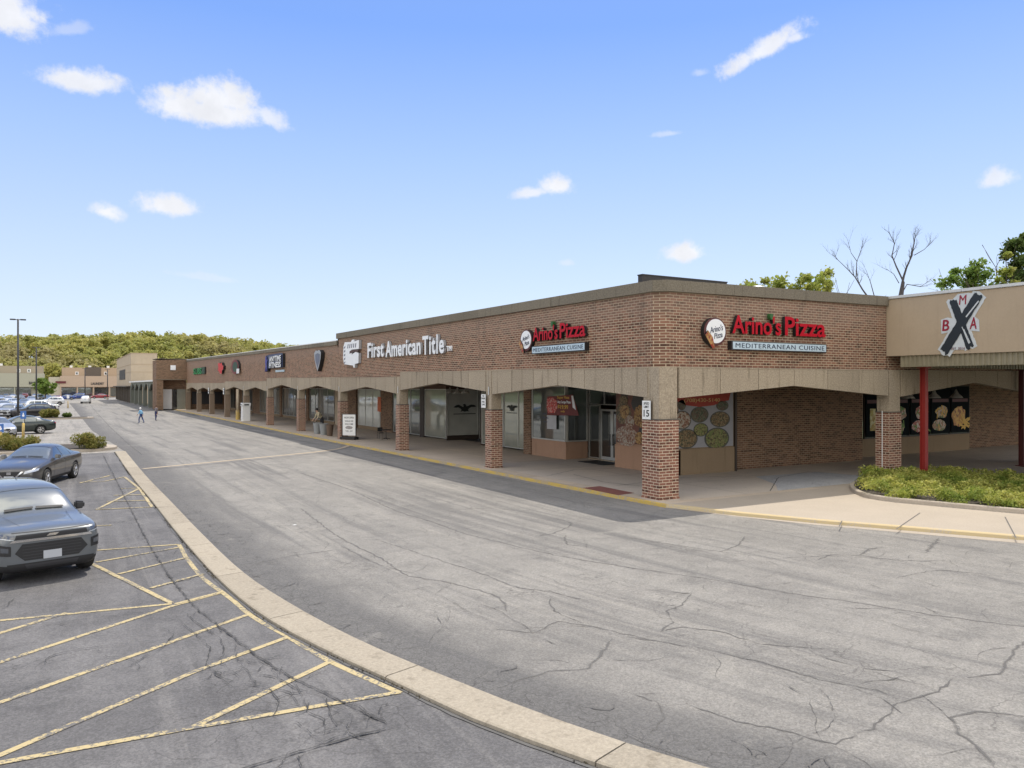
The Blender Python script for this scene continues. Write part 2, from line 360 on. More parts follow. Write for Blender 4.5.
M['cglass'] = glassmat('car_glass', (.02, .024, .026), .25, .02, (.8, .9, .95))
M['cglass_w'] = glassmat('windshield_glass', (.12, .13, .13), .5, .05, (.72, .76, .76))
M['trim'] = mat('black_trim', (.02, .02, .022), .6, var=0)
M['plate'] = mat('licence_plate', (.45, .47, .5), .5)
M['bark'] = mat('bark', (.11, .085, .065), .9, bump=.5)
M['barkgrey'] = mat('bare_bark', (.075, .068, .07), .9, bump=.3)
M['leaf_far'] = leafmat('far_foliage', (.33, .345, .10), (.46, .42, .13), .06, .5, (.37, .33, .15))
M['leaf_y'] = leafmat('yellow_green_foliage', (.28, .34, .06), (.38, .38, .10), .8, .55)
M['leaf_g'] = leafmat('green_foliage', (.15, .24, .05), (.24, .32, .07), .8, .5)
M['leaf_d'] = leafmat('dark_foliage', (.09, .14, .035), (.16, .21, .05), .8, .45)
M['leaf_h'] = leafmat('hedge_foliage', (.33, .37, .07), (.50, .48, .14), 2.2, .45, (.20, .27, .05))
M['leaf_s'] = leafmat('shrub_foliage', (.17, .19, .045), (.28, .24, .07), 2.2, .45)
M['soil'] = mat('soil', (.06, .05, .04), .95, bump=.5)
M['grass'] = mat('grass_ground', (.07, .09, .03), .95, var=.4, vscale=.2)
M['skin'] = mat('skin', (.42, .26, .18), .6, var=.05)
M['hair'] = mat('dark_hair', (.02, .015, .012), .7, var=0)
def cloth(n, c): return mat(n, c, .85, var=.15, vscale=8)

# ------------------------------------------------------------------ mesh helpers
class MB:
    def __init__(s): s.v = []; s.f = []; s.mi = []
    def add(s, verts, faces, mi=0):
        b = len(s.v); s.v += [tuple(v) for v in verts]; s.f += [[b + i for i in f] for f in faces]; s.mi += [mi] * len(faces)
    def box(s, x0, x1, y0, y1, z0, z1, mi=0):
        if x0 > x1: x0, x1 = x1, x0
        if y0 > y1: y0, y1 = y1, y0
        s.add([(x0, y0, z0), (x1, y0, z0), (x1, y1, z0), (x0, y1, z0), (x0, y0, z1), (x1, y0, z1), (x1, y1, z1), (x0, y1, z1)],
              [(0, 3, 2, 1), (4, 5, 6, 7), (0, 1, 5, 4), (1, 2, 6, 5), (2, 3, 7, 6), (3, 0, 4, 7)], mi)
    def prism(s, poly, z0, z1, mi=0):
        """poly counter-clockwise in xy"""
        n = len(poly); z0l = z0 if hasattr(z0, '__len__') else [z0] * n; z1l = z1 if hasattr(z1, '__len__') else [z1] * n
        v = [(p[0], p[1], z0l[i]) for i, p in enumerate(poly)] + [(p[0], p[1], z1l[i]) for i, p in enumerate(poly)]
        s.add(v, [list(range(n))[::-1], list(range(n, 2 * n))] + [[i, (i + 1) % n, n + (i + 1) % n, n + i] for i in range(n)], mi)
    def wprism(s, axis, P, poly, d0, d1, mi=0):
        """poly in wall coordinates (u,z); extruded from depth d0 to d1 in front of the wall plane"""
        def q(u, z, d): return (P - d, u, z) if axis == 'x' else (u, P - d, z)
        n = len(poly)
        v = [q(u, z, d0) for u, z in poly] + [q(u, z, d1) for u, z in poly]
        s.add(v, [list(range(n))[::-1], list(range(n, 2 * n))] + [[i, (i + 1) % n, n + (i + 1) % n, n + i] for i in range(n)], mi)
    def wbox(s, axis, P, u0, u1, z0, z1, d0, d1, mi=0):
        if axis == 'x': s.box(P - d0, P - d1, u0, u1, z0, z1, mi)
        else: s.box(u0, u1, P - d0, P - d1, z0, z1, mi)
    def tube(s, pts, rad, n=8, mi=0, cap=True):
        pts = [Vector(p) for p in pts]; rad = rad if hasattr(rad, '__len__') else [rad] * len(pts)
        rings = []; base = len(s.v); prev = None
        for i, p in enumerate(pts):
            t = (pts[min(i + 1, len(pts) - 1)] - pts[max(i - 1, 0)])
            if t.length < 1e-9: t = Vector((0, 0, 1))
            t.normalize()
            a = t.orthogonal().normalized() if prev is None else (prev - t * prev.dot(t)).normalized()
            prev = a; b = t.cross(a)
            for k in range(n):
                an = 2 * math.pi * k / n; s.v.append(tuple(p + (a * math.cos(an) + b * math.sin(an)) * rad[i]))
        for i in range(len(pts) - 1):
            for k in range(n):
                s.f.append([base + i * n + k, base + i * n + (k + 1) % n, base + (i + 1) * n + (k + 1) % n, base + (i + 1) * n + k]); s.mi.append(mi)
        if cap:
            s.f.append([base + k for k in range(n)][::-1]); s.f.append([base + (len(pts) - 1) * n + k for k in range(n)]); s.mi += [mi, mi]
    def lathe(s, prof, c=(0, 0, 0), n=24, axis='z', mi=0, sx=1., sy=1.):
        base = len(s.v)
        for r, h in prof:
            for k in range(n):
                a = 2 * math.pi * k / n; x, y = r * math.cos(a) * sx, r * math.sin(a) * sy
                p = (x, y, h) if axis == 'z' else ((x, h, y) if axis == 'y' else (h, x, y))
                s.v.append((c[0] + p[0], c[1] + p[1], c[2] + p[2]))
        for i in range(len(prof) - 1):
            for k in range(n):
                s.f.append([base + i * n + k, base + i * n + (k + 1) % n, base + (i + 1) * n + (k + 1) % n, base + (i + 1) * n + k]); s.mi.append(mi)
    def disc(s, axis, P, u, z, ru, rz, d0, d1, n=28, mi=0, wob=0.):
        pts = []
        for k in range(n):
            a = 2 * math.pi * k / n; w = 1 + (random.random() - .5) * wob
            pts.append((u + math.cos(a) * ru * w, z + math.sin(a) * rz * w))
        s.wprism(axis, P, pts, d0, d1, mi)
    def strip(s, pts, w, z, mi=0):
        """ribbon along xy points; w scalar or list"""
        pts = [Vector((p[0], p[1])) for p in pts]; n = len(pts); w = w if hasattr(w, '__len__') else [w] * n
        L, Rr = [], []
        for i, p in enumerate(pts):
            t = (pts[min(i + 1, n - 1)] - pts[max(i - 1, 0)]).normalized(); q = Vector((-t.y, t.x)) * w[i] / 2
            L.append(p + q); Rr.append(p - q)
        b = len(s.v); s.v += [(p.x, p.y, z) for p in L] + [(p.x, p.y, z) for p in Rr]
        for i in range(n - 1): s.f.append([b + n + i, b + n + i + 1, b + i + 1, b + i]); s.mi.append(mi)
    def build(s, name, mats, parent=None, smooth=False, loc=None, rz=0., bevel=0.):
        me = bpy.data.meshes.new(name); me.from_pydata(s.v, [], s.f)
        mats = mats if isinstance(mats, (list, tuple)) else [mats]
        for m in mats: me.materials.append(m)
        if len(mats) > 1: me.polygons.foreach_set('material_index', s.mi)
        bm = bmesh.new(); bm.from_mesh(me); bmesh.ops.recalc_face_normals(bm, faces=bm.faces)
        if bevel: bmesh.ops.bevel(bm, geom=bm.edges[:], offset=bevel, segments=2, affect='EDGES', clamp_overlap=True)
        bm.to_mesh(me); bm.free()
        if smooth: me.polygons.foreach_set('use_smooth', [True] * len(me.polygons))
        o = bpy.data.objects.new(name, me); col.objects.link(o)
        if parent is not None: o.parent = parent
        if loc is not None: o.location = loc
        o.rotation_euler.z = rz
        return o
def tag(o, label=None, cat=None, group=None, kind=None):
    if label: o['label'] = label
    if cat: o['category'] = cat
    if group: o['group'] = group
    if kind: o['kind'] = kind
    return o
def empty(name, loc=(0, 0, 0), rz=0.):
    o = bpy.data.objects.new(name, None); o.empty_display_size = .3; o.location = loc; o.rotation_euler.z = rz; col.objects.link(o); return o
def copy_tree(o, parent=None):
    c = o.copy(); col.objects.link(c)
    if parent is not None: c.parent = parent
    for ch in list(o.children): copy_tree(ch, c)
    return c
def jag(pts, amp=.04, step=.25, seed=0):
    r = random.Random(seed); out = []
    for a, b in zip(pts[:-1], pts[1:]):
        a = Vector(a[:2]); b = Vector(b[:2]); n = max(1, int((b - a).length / step))
        for i in range(n): out.append(a.lerp(b, i / n) + Vector((r.uniform(-amp, amp), r.uniform(-amp, amp))))
    out.append(Vector(pts[-1][:2])); return out
def smoothline(pts, step=.5):
    """catmull-rom"""
    P = [Vector(p[:2]) for p in pts]; P = [2 * P[0] - P[1]] + P + [2 * P[-1] - P[-2]]; out = []
    for i in range(1, len(P) - 2):
        n = max(1, int((P[i + 1] - P[i]).length / step))
        for k in range(n):
            t = k / n; a, b, c, d = P[i - 1], P[i], P[i + 1], P[i + 2]
            out.append(.5 * ((2 * b) + (c - a) * t + (2 * a - 5 * b + 4 * c - d) * t * t + (3 * b - a - 3 * c + d) * t ** 3))
    out.append(P[-2]); return out
def resample(pts, n):
    P = [Vector(p[:2]) for p in pts]; d = [0]
    for a, b in zip(P[:-1], P[1:]): d.append(d[-1] + (b - a).length)
    out = []
    for k in range(n):
        t = d[-1] * k / (n - 1); i = 0
        while i < len(d) - 2 and d[i + 1] < t: i += 1
        out.append(P[i].lerp(P[i + 1], (t - d[i]) / max(1e-9, d[i + 1] - d[i])))
    return out
def sheet(name, left, right, z, m, n=60, nu=8, parent=None):
    """surface between two edge polylines, UV in metres"""
    Lp, Rp = resample(left, n), resample(right, n)
    me = bpy.data.meshes.new(name); v, f, uvs = [], [], []
    acc = 0; dist = [0]
    for i in range(1, n): acc += ((Lp[i] + Rp[i]) / 2 - (Lp[i - 1] + Rp[i - 1]) / 2).length; dist.append(acc)
    for i in range(n):
        for k in range(nu + 1): p = Lp[i].lerp(Rp[i], k / nu); v.append((p.x, p.y, z)); uvs.append(((Lp[i] - Rp[i]).length * k / nu, dist[i]))
    for i in range(n - 1):
        for k in range(nu): a = i * (nu + 1) + k; f.append([a, a + 1, a + nu + 2, a + nu + 1])
    me.from_pydata(v, [], f); me.materials.append(m)
    uv = me.uv_layers.new(name='UVMap')
    for li, l in enumerate(me.loops): uv.data[li].uv = uvs[l.vertex_index]
    bm = bmesh.new(); bm.from_mesh(me); bmesh.ops.recalc_face_normals(bm, faces=bm.faces)
    if bm.faces[0].normal.z < 0: bmesh.ops.reverse_faces(bm, faces=bm.faces)
    bm.to_mesh(me); bm.free()
    o = bpy.data.objects.new(name, me); col.objects.link(o)
    if parent: o.parent = parent
    return o
def flat(name, poly, z, m, thick=0., kind='structure'):
    b = MB(); b.prism(poly, z - max(thick, .002), z)
    return tag(b.build(name, m), kind=kind)
def z2(x, y): return G(x / 2.56, 560 + y / 2.56)
def z3(x, y): return G(80 + x / 4.044, 430 + y / 4.044)

# ================================================================== GROUND
b = MB(); b.add([(-1500, -600, -.6), (1500, -600, -.6), (1500, 2500, -.6), (-1500, 2500, -.6)], [(0, 1, 2, 3)])
tag(b.build('ground', M['grass']), kind='structure')
# kerb ribbon between lot and lane
KL = [(-15.14, 33.), (-15.25, 18.7), (-15.21, 9.5), (-15.2, 2.2), (-15.1, -3.43), (-14.85, -6.73), (-14.37, -9.18), (-13.96, -10.74), (-13.63, -12.13), (-12.95, -13.92), (-11.9, -16.2), (-10.2, -19.2), (-8, -22.5)]
KR = [(-14.55, 33.), (-14.67, 18.), (-14.64, 9.), (-14.62, 1.67), (-14.52, -3.27), (-14.17, -6.71), (-13.76, -9.04), (-13.3, -10.8), (-12.76, -12.64), (-12.11, -14.3), (-11.1, -16.3), (-9.5, -19), (-7.3, -22.2)]
KLs, KRs = smoothline(KL), smoothline(KR)
# lane edge along the sidewalk
RE = [(-1.6, 190), (-1.5, 120), (-1.2, 76), (-1.05, 45), (-.9, 32), (-.75, 22), (-.62, 12), (-.5, 3.5), (-.42, -.1), (-.1, -1.9), (1.1, -5.0), (2.43, -7.5), (3.7, -9.9), (5.6, -13.6), (7.6, -17.4), (11, -24), (14, -30)]
REs = smoothline(RE)
o = flat('parking_lot', [(-70, -40), (-60, 330), (30, 330), (30, 60), (30, -40)][::-1], -.135, M['farlot'])
o2 = sheet('parking_lot', [(-60, -40), (-60, 330)], [(20, -40), (20, 330)], -.1295, M['farlot'], n=80, nu=10); tag(o2, kind='structure')
nearlot = sheet('parking_lot', [(-34, -30), (-34, 33)], KLs[::-1], -.125, M['lot'], n=80, nu=10); tag(nearlot, kind='structure')
mid_left = [(-16.5, 190), (-16, 120), (-15.6, 60), (-15.2, 40)] + [tuple(p) for p in KLs]
road = sheet('road', [tuple(p) for p in KRs][::-1] + [(-14.8, 40), (-15.6, 60), (-16, 120), (-16.5, 190)], [tuple(p) for p in REs][::-1], LOT, M['road'], n=140, nu=14)
tag(road, kind='structure')
# wide flush kerb ribbon, cast in sections
b = MB(); nk = 64; A, B2 = resample(KLs, nk), resample(KRs, nk)
sec = 0
i = 0
while i < nk - 1:
    j = min(i + 4, nk - 1)
    poly_l = [A[k] for k in range(i, j + 1)]; poly_r = [B2[k] for k in range(i, j + 1)]
    gap = .022
    pl = [p.copy() for p in poly_l]; pr = [p.copy() for p in poly_r]
    dl = (pl[-1] - pl[-2]).normalized(); pl[-1] -= dl * gap; pr[-1] -= dl * gap
    # one slab as a loft of quads
    base = len(b.v); m_ = len(pl)
    for p in pl: b.v.append((p.x, p.y, LOT - .05)); b.v.append((p.x, p.y, LOT + .045)); b.v.append((p.x + .03, p.y + .005, LOT + .06))
    for p in pr: b.v.append((p.x - .03, p.y - .005, LOT + .055)); b.v.append((p.x, p.y, LOT + .04)); b.v.append((p.x, p.y, LOT - .05))
    def vi(side, k, r): return base + (side * m_ * 3) + k * 3 + r
    for k in range(m_ - 1):
        for r in range(2): b.f.append([vi(0, k, r), vi(0, k + 1, r), vi(0, k + 1, r + 1), vi(0, k, r + 1)]); b.mi.append(0)
        b.f.append([vi(0, k, 2), vi(0, k + 1, 2), vi(1, k + 1, 0), vi(1, k, 0)]); b.mi.append(0)
        for r in range(2): b.f.append([vi(1, k, r), vi(1, k + 1, r), vi(1, k + 1, r + 1), vi(1, k, r + 1)]); b.mi.append(0)
    for k in (0, m_ - 1): b.f.append([vi(0, k, 0), vi(0, k, 1), vi(0, k, 2), vi(1, k, 0), vi(1, k, 1), vi(1, k, 2)]); b.mi.append(0)
    i = j
tag(b.build('median_kerb', M['median']), kind='structure')
# dirt and weeds in the joints beside it
b = MB()
r_ = random.Random(3)
for k in range(1500):
    t = r_.random() ** 1.5; i = int(t * (len(KLs) - 2)) if False else r_.randrange(len(KLs) - 1)
    p = Vector(KLs[i]).lerp(Vector(KLs[i + 1]), r_.random()) + Vector((r_.uniform(-.05, .01), r_.uniform(-.05, .05)))
    if math.sin(p.y * 1.7) + math.sin(p.y * .6 + 1) < -.2: continue
    s = r_.uniform(.012, .035); a = r_.uniform(0, 6.3)
    b.add([(p.x, p.y, LOT), (p.x + s * math.cos(a), p.y + s * math.sin(a), LOT + s * .5), (p.x - s * math.sin(a), p.y + s * math.cos(a), LOT + s)], [(0, 1, 2)])
tag(b.build('weeds', mat('dry_weeds', (.06, .05, .03), .9)), 'dry weeds and dirt in the joint between concrete kerb and parking lot', 'weeds', kind='stuff')
# dark open joints either side of the ribbon
b = MB(); b.strip(jag([tuple(p + Vector((-.035, 0))) for p in KLs], .012, .2, 1), .06, LOT + .004); b.strip(jag([tuple(p + Vector((.03, 0))) for p in KRs], .015, .2, 2), .07, LOT + .004)
tag(b.build('road_joint', M['seal']), kind='structure')

# cracks, pixel polylines from the survey laid on the ground
def c4(*p): return [G(300 + x / 2.56, 420 + y / 2.56) for x, y in p]
def c5(*p): return [G(624 + x / 2.56, 500 + y / 2.56) for x, y in p]
b = MB()
cr = [
 (c4((0, 135), (130, 180), (240, 230), (340, 262), (420, 290), (560, 325), (700, 355), (860, 380)) + c5((0, 172), (200, 200), (400, 235), (560, 258), (760, 290), (1024, 325), (1200, 350)), .07),
 (c4((0, 225), (100, 300), (200, 350), (280, 400), (360, 412), (500, 450), (530, 490)), .06),
 (c4((500, 690), (560, 665), (640, 645), (740, 635), (770, 600), (800, 560)), .06),
 (c4((500, 535), (600, 545), (660, 515), (750, 530), (860, 555), (1024, 590)), .04),
 (c4((600, 300), (650, 290), (695, 265), (640, 250)), .08), (c4((400, 230), (500, 225), (560, 235)), .06), (c4((680, 296), (685, 320), (735, 325)), .1), (c4((0, 345), (110, 330)), .06),
 (c5((0, 95), (100, 110), (250, 132), (290, 118), (312, 92)), .07), (c5((250, 132), (370, 148)), .05),
 (c5((490, 155), (530, 140), (610, 143), (700, 155), (820, 156)), .07), (c5((606, 140), (630, 125), (664, 120)), .12), (c5((772, 135), (790, 118), (806, 98)), .24),
 (c5((100, 232), (170, 240), (150, 270), (110, 285), (125, 315), (95, 335), (150, 325), (240, 335), (350, 370), (510, 382)), .05),
 (c5((0, 350), (200, 380), (400, 430), (500, 460), (640, 485), (700, 510)), .05),
 (c5((150, 520), (260, 560), (400, 590), (540, 625), (640, 585), (700, 520), (800, 490), (850, 455)), .05), (c5((880, 455), (960, 445), (1000, 385), (1030, 360)), .06),
 (c5((45, 620), (100, 560), (90, 520), (0, 490)), .04), (c5((1040, 555), (900, 540), (840, 560), (860, 600), (920, 640), (960, 700)), .09),
 (c5((0, 600), (60, 625), (200, 670), (260, 690)), .06),
 ([G(110, 427), G(125, 441), G(142, 455)], .1), ([G(90, 405), G(110, 427)], .12),
 ([G(245, 460), G(330, 478), G(390, 500)], .04), ([G(243, 567), G(290, 556), G(330, 551)], .05),
 (c5((700, 50 + 150), (820, 180), (1024, 205)), .04), (c5((560, 450), (610, 430), (700, 440), (760, 460)), .04),
 ([G(760, 560), G(830, 556), G(900, 560)], .04),
 (c4((100, 320), (200, 370), (300, 395)), .03), (c4((180, 300), (330, 350), (470, 395), (560, 430), (640, 440), (740, 465)), .05), (c4((640, 450), (650, 490), (720, 520)), .03),
]
def crackmat(name, core, halo, ha=.5):
    m, nb, p = newmat(name); g = nb.n('ShaderNodeNewGeometry'); pos = g.outputs['Position']
    su = nb.n('ShaderNodeSeparateXYZ'); nb.link(nb.n('ShaderNodeUVMap').outputs[0], su.inputs[0])
    d = nb.m('MULTIPLY', nb.m('ABSOLUTE', nb.m('SUBTRACT', su.outputs[0], .5)), 2.)
    n = nb.noise(pos, 13, 5, .75); n2 = nb.noise(pos, 3.1, 3, .6)
    h = nb.m('MULTIPLY', nb.ss(nb.m('ADD', d, nb.m('MULTIPLY', nb.m('SUBTRACT', n, .5), 1.6)), .95, .25), nb.m('MULTIPLY', su.outputs[1], ha))
    c = nb.ss(nb.m('ADD', nb.m('ADD', d, nb.m('MULTIPLY', nb.m('SUBTRACT', n, .5), 1.1)), nb.m('MULTIPLY', nb.m('SUBTRACT', n2, .5), 1.4)), .26, .12)
    nb.link(nb.mix(c, rgb(*halo), rgb(*core)), p.inputs['Base Color']); p.inputs['Roughness'].default_value = .9
    nb.link(nb.m('MAXIMUM', h, c), p.inputs['Alpha']); return m
def crack_sheet(name, lines, m, z):
    """ribbons with UV x across (0..1) and UV y = how much sealant surrounds the crack"""
    v, f, uvs = [], [], []
    for k, (pts, w, hal) in enumerate(lines):
        n = len(pts); b0 = len(v); r_ = random.Random(k)
        for i, p in enumerate(pts):
            t = (Vector(pts[min(i + 2, n - 1)]) - Vector(pts[max(i - 2, 0)])).normalized(); q = Vector((-t.y, t.x)); ww = w * r_.uniform(.75, 1.2) * (.3 if min(i, n - 1 - i) < 2 else 1)
            for sg, u in ((1, 0.), (-1, 1.)): v.append((p[0] + q.x * sg * ww / 2, p[1] + q.y * sg * ww / 2, z + k * .00003)); uvs.append((u, hal))
        for i in range(n - 1): f.append([b0 + 2 * i, b0 + 2 * i + 1, b0 + 2 * i + 3, b0 + 2 * i + 2])
    me = bpy.data.meshes.new(name); me.from_pydata(v, [], f); me.materials.append(m); uv = me.uv_layers.new(name='UVMap')
    for li, l in enumerate(me.loops): uv.data[li].uv = uvs[l.vertex_index]
    o = bpy.data.objects.new(name, me); col.objects.link(o); return tag(o, kind='structure')
lines = []
for k, (pts, w) in enumerate(cr):
    if len(pts) < 2: continue
    j = jag([tuple(p) for p in smoothline(pts, .5)], .03, .13, k); lines.append((j, .055 + w * .5, .8 if w > .055 else .3))
r_ = random.Random(77)
def wander(p, ang, n, curl, step=.11):
    out = [p]; a = ang
    for _ in range(n): a += r_.uniform(-curl, curl); out.append(out[-1] + Vector((math.cos(a), math.sin(a))) * step)
    return out
base_lines = list(lines)
for (j, w, hl) in base_lines:      # offshoots
    for q in range(len(j) // 9):
        i_ = r_.randrange(0, len(j) - 1); lines.append((wander(Vector(j[i_]), r_.uniform(0, 6.3), r_.randrange(4, 14), .35), .034, 0.))
for _ in range(190):               # stray fine cracks over the worn lane
    y = r_.uniform(-16, 40) if r_.random() < .75 else r_.uniform(-14, 4); x0, x1 = (-14.3, -1.2) if y > -3 else (-14.3 + (-3 - y) * .25, -1 + (-3 - y) * .5)
    along = r_.random() < .55; a = (-1.57 + r_.uniform(-.35, .35)) if along else r_.uniform(0, 6.3)
    lines.append((wander(Vector((r_.uniform(x0, x1), y)), a, r_.randrange(6, 34 if along else 16), .32), r_.uniform(.024, .042), 0.))
for _ in range(130):               # broken edge beside the kerb ribbon
    i_ = r_.randrange(len(KRs) - 1); p = Vector(KRs[i_]) + Vector((r_.uniform(.03, .75), r_.uniform(-.4, .4))); lines.append((wander(p, r_.uniform(0, 6.3), r_.randrange(5, 12), 1.0, .09), .07, 0.))
crack_sheet('road_crack', lines, crackmat('road_crack', (.105, .10, .095), (.165, .159, .15), .45), LOT + .004)
b = MB()
cr = [([z3(95, 105), z3(150, 210), z3(230, 370), z3(320, 530), z3(440, 690), z2(560, 170), z2(700, 275), z2(870, 360), z2(1010, 430)], .07),
      ([z2(1030, 425), z2(900, 455), z2(760, 495), z2(640, 532), z2(560, 560)], .07),
      ([z2(0, 185), z2(200, 155), z2(420, 130)], .03)]
for pl in [((380, 150), (450, 155), (500, 190), (540, 230), (530, 270), (560, 300), (610, 315), (690, 330), (720, 365), (700, 400), (760, 420), (800, 450), (830, 470)),
           ((600, 210), (610, 260), (640, 290), (700, 300), (760, 330), (830, 350), (850, 400), (870, 440)), ((470, 130), (500, 160), (560, 200), (575, 245), (530, 270)),
           ((640, 250), (690, 270), (720, 310), (760, 330)), ((740, 300), (770, 345), (790, 390), (830, 410), (830, 450)), ((820, 370), (860, 375), (900, 400), (890, 440)),
           ((690, 330), (740, 340), (770, 380), (720, 365)), ((860, 375), (910, 370), (950, 400), (940, 430)), ((560, 300), (600, 330), (640, 330)),
           ((800, 450), (850, 440), (900, 435), (960, 425)), ((600, 290), (640, 290), (660, 330)), ((930, 385), (980, 410), (1000, 440))]:
    cr.append(([z2(*p) for p in pl], .028))
lines = []
for k, (pts, w) in enumerate(cr):
    lines.append((jag([tuple(p) for p in smoothline(pts, .4)], .02, .11, k + 50), (.042 if w < .05 else .09), 0. if w < .05 else .4))
for (j, w, hl) in list(lines):
    for q in range(len(j) // 7): lines.append((wander(Vector(j[r_.randrange(0, len(j) - 1)]), r_.uniform(0, 6.3), r_.randrange(3, 9), .8, .08), .05, 0.))
for _ in range(60):
    lines.append((wander(Vector((r_.uniform(-20, -15.4), r_.uniform(-13, 20))), r_.uniform(0, 6.3), r_.randrange(5, 22), .5), .045, 0.))
crack_sheet('parking_lot_crack', lines, crackmat('lot_crack', (.05, .049, .048), (.078, .076, .076), .5), -.125 + .022)

# painted lines
_lz = [0]
def ln(b, pts, w=.11, z=-.125 + .004):
    _lz[0] += 1; b.strip(jag(pts, .005, .5, 5), w, z + _lz[0] * .0005)
b = MB()
edge = [z3(400, 463), z3(440, 530), z3(500, 600), z3(575, 655), z2(600, 106), z2(640, 140), z2(735, 195), z2(850, 262), z2(1024, 340)]
edge = [p for p in edge]; edge[5:5] = []
ln(b, smoothline(edge), .10)
for pts in ([z2(-60, 206), z2(0, 187), z2(170, 135)], [z2(-60, 158), z2(0, 155), z2(440, 112)], [z2(-60, 285), z2(0, 262), z2(440, 118), z2(562, 85)],
            [z2(-60, 390), z2(0, 365), z2(640, 138)], [z2(-60, 530), z2(0, 500), z2(500, 285), z2(735, 198)], [z2(490, 430), z2(850, 258)],
            [z2(-60, 530), z2(0, 520), z2(490, 430), z2(1024, 338)], [z3(45, 540), z3(370, 700)], [z3(65, 487), z3(400, 463)], [z3(65, 535), z3(400, 475)],
            [z3(155, 583), z3(435, 515)], [z3(285, 640), z3(500, 582)], [z3(385, 705), z3(575, 655)], [z3(0, 395), z3(65, 388), z3(130, 385)],
            [z3(65, 322), z3(292, 312)], [z3(65, 322), z3(240, 237)], [z3(180, 190), z3(240, 237), z3(292, 312)], [z3(165, 237), z3(235, 237)], [z3(135, 265), z3(250, 262)], [z3(105, 290), z3(270, 285)], [z3(0, 215), z3(120, 185)], [z3(0, 212), z3(100, 208), z3(180, 190)]):
    ln(b, pts, .105, -.125 + .006)
tag(b.build('parking_line', M['yellow']), kind='structure')
b = MB(); b.strip(smoothline([z3(255, 157), z3(640, 120), z3(1010, 82), G(352, 444.5)]), .32, LOT + .008)
tag(b.build('stop_line', paintmat('worn_tan_paint', (.42, .34, .24), (.24, .22, .2), .36)), kind='structure')
b = MB(); b.strip(jag([p for p in [z3(245, 165), z3(640, 128), z3(1010, 90), G(352, 446.5)]], .02, .4, 9), .10, LOT + .006)
tag(b.build('road_joint', M['seal']), kind='structure')

# sidewalk, kerb
WALLX = 5.6
side_in = [(30, 190), (30, 60)]
b = MB()
Rk = [Vector(p) for p in REs]
# sidewalk slab along and round the building (outer edge follows the kerb)
slab = [tuple(p) for p in resample(REs, 70)]
poly = slab[::-1] + [(60, 190)][0:0]
# split: sidewalk (long side), apron (sunny corner), courtyard floor
ke = resample(REs, 90)
def off(pts, d):
    out = []
    for i, p in enumerate(pts):
        t = (pts[min(i + 1, len(pts) - 1)] - pts[max(i - 1, 0)]).normalized(); out.append(p + Vector((-t.y, t.x)) * d)
    return out
# travelling toward -Y: left-hand side is +X -> offset +
k_in = off(ke, .11); k_in2 = off(ke, .34)
def loft(b, a, za, c, zc, mi=0):
    n = len(a); base = len(b.v)
    b.v += [(p.x, p.y, za) for p in a] + [(p.x, p.y, zc) for p in c]
    for i in range(n - 1): b.f.append([base + i, base + i + 1, base + n + i + 1, base + n + i]); b.mi.append(mi)
n_long = [i for i, p in enumerate(ke) if p.y > -1.2][-1]
for sl_, m_k in ((slice(0, n_long + 1), M['kerbyellow']),):
    q0, q1, q2, q3 = ke[sl_], off(ke, .02)[sl_], off(ke, .045)[sl_], k_in[sl_]
    b = MB(); loft(b, q0, LOT - .03, q1, -.02, 0); loft(b, q1, -.02, q2, -.004, 0); loft(b, q2, -.004, q3, 0.0, 0)
    tag(b.build('kerb', m_k), kind='structure')
b = MB(); loft(b, k_in[:n_long + 1], 0, [Vector((7.5, p.y)) for p in k_in[:n_long + 1]], 0.004)
tag(b.build('sidewalk', M['walk']), kind='structure')
b = MB(); tl = ke[n_long:]; gw = [.5 * min(1., i / 5) for i in range(len(tl))]
def offv(d0):
    out = []
    for i, p in enumerate(tl):
        t = (tl[min(i + 1, len(tl) - 1)] - tl[max(i - 1, 0)]).normalized(); out.append(p + Vector((-t.y, t.x)) * (gw[i] + d0))
    return out
loft(b, tl, LOT + .003, offv(0), LOT + .02); tag(b.build('gutter', M['apron']), kind='structure')
b = MB(); loft(b, offv(0), LOT + .02, offv(.03), -.02); loft(b, offv(.03), -.02, offv(.06), .0); loft(b, offv(.06), .0, offv(.20), .004); tag(b.build('kerb', M['paleyellow']), kind='structure')
tail = offv(.20); b = MB()
loft(b, tail, 0, [Vector((max(p.x + 26, 30), p.y + 2)) for p in tail], .0)
tag(b.build('apron', M['apron']), kind='structure')
flat('courtyard', [(.3, -.35), (60, -.35), (60, 14), (.3, 14)], .006, M['court'])
flat('asphalt_patch', [(8.36, 3.3), (7.0, 1.0), (5.6, -.34), (12.1, -.34), (12.6, 1.3), (12.2, 3.1)][::-1], .010, M['patch'])
b = MB()
for k, pts in enumerate([[G(300 + 700 / 2.56, 420 + 140 / 2.56, 0), G(300 + 780 / 2.56, 420 + 160 / 2.56, 0), G(640, 486, 0)], [(1.2, 3.9), (5.5, 4.6), (9, 3.3)], [(5.2, -.3), (8.9, 2.5), (12, 3.4), (12.8, 1)], [(0.5, 8), (3, 9.5), (5.5, 9.0)]]):
    b.strip(jag(pts, .02, .2, k), .04, .014)
tag(b.build('sidewalk_crack', M['seal']), kind='structure')
b = MB(); b.strip([G(896, 529.5, 0), G(920, 513, 0)], .03, .008); b.strip([G(1016, 538, 0), G(1005, 517, 0)], .03, .008); b.strip([G(839, 527, 0), G(842, 521, 0)], .03, .009)
tag(b.build('apron_joint', M['seal']), kind='structure')
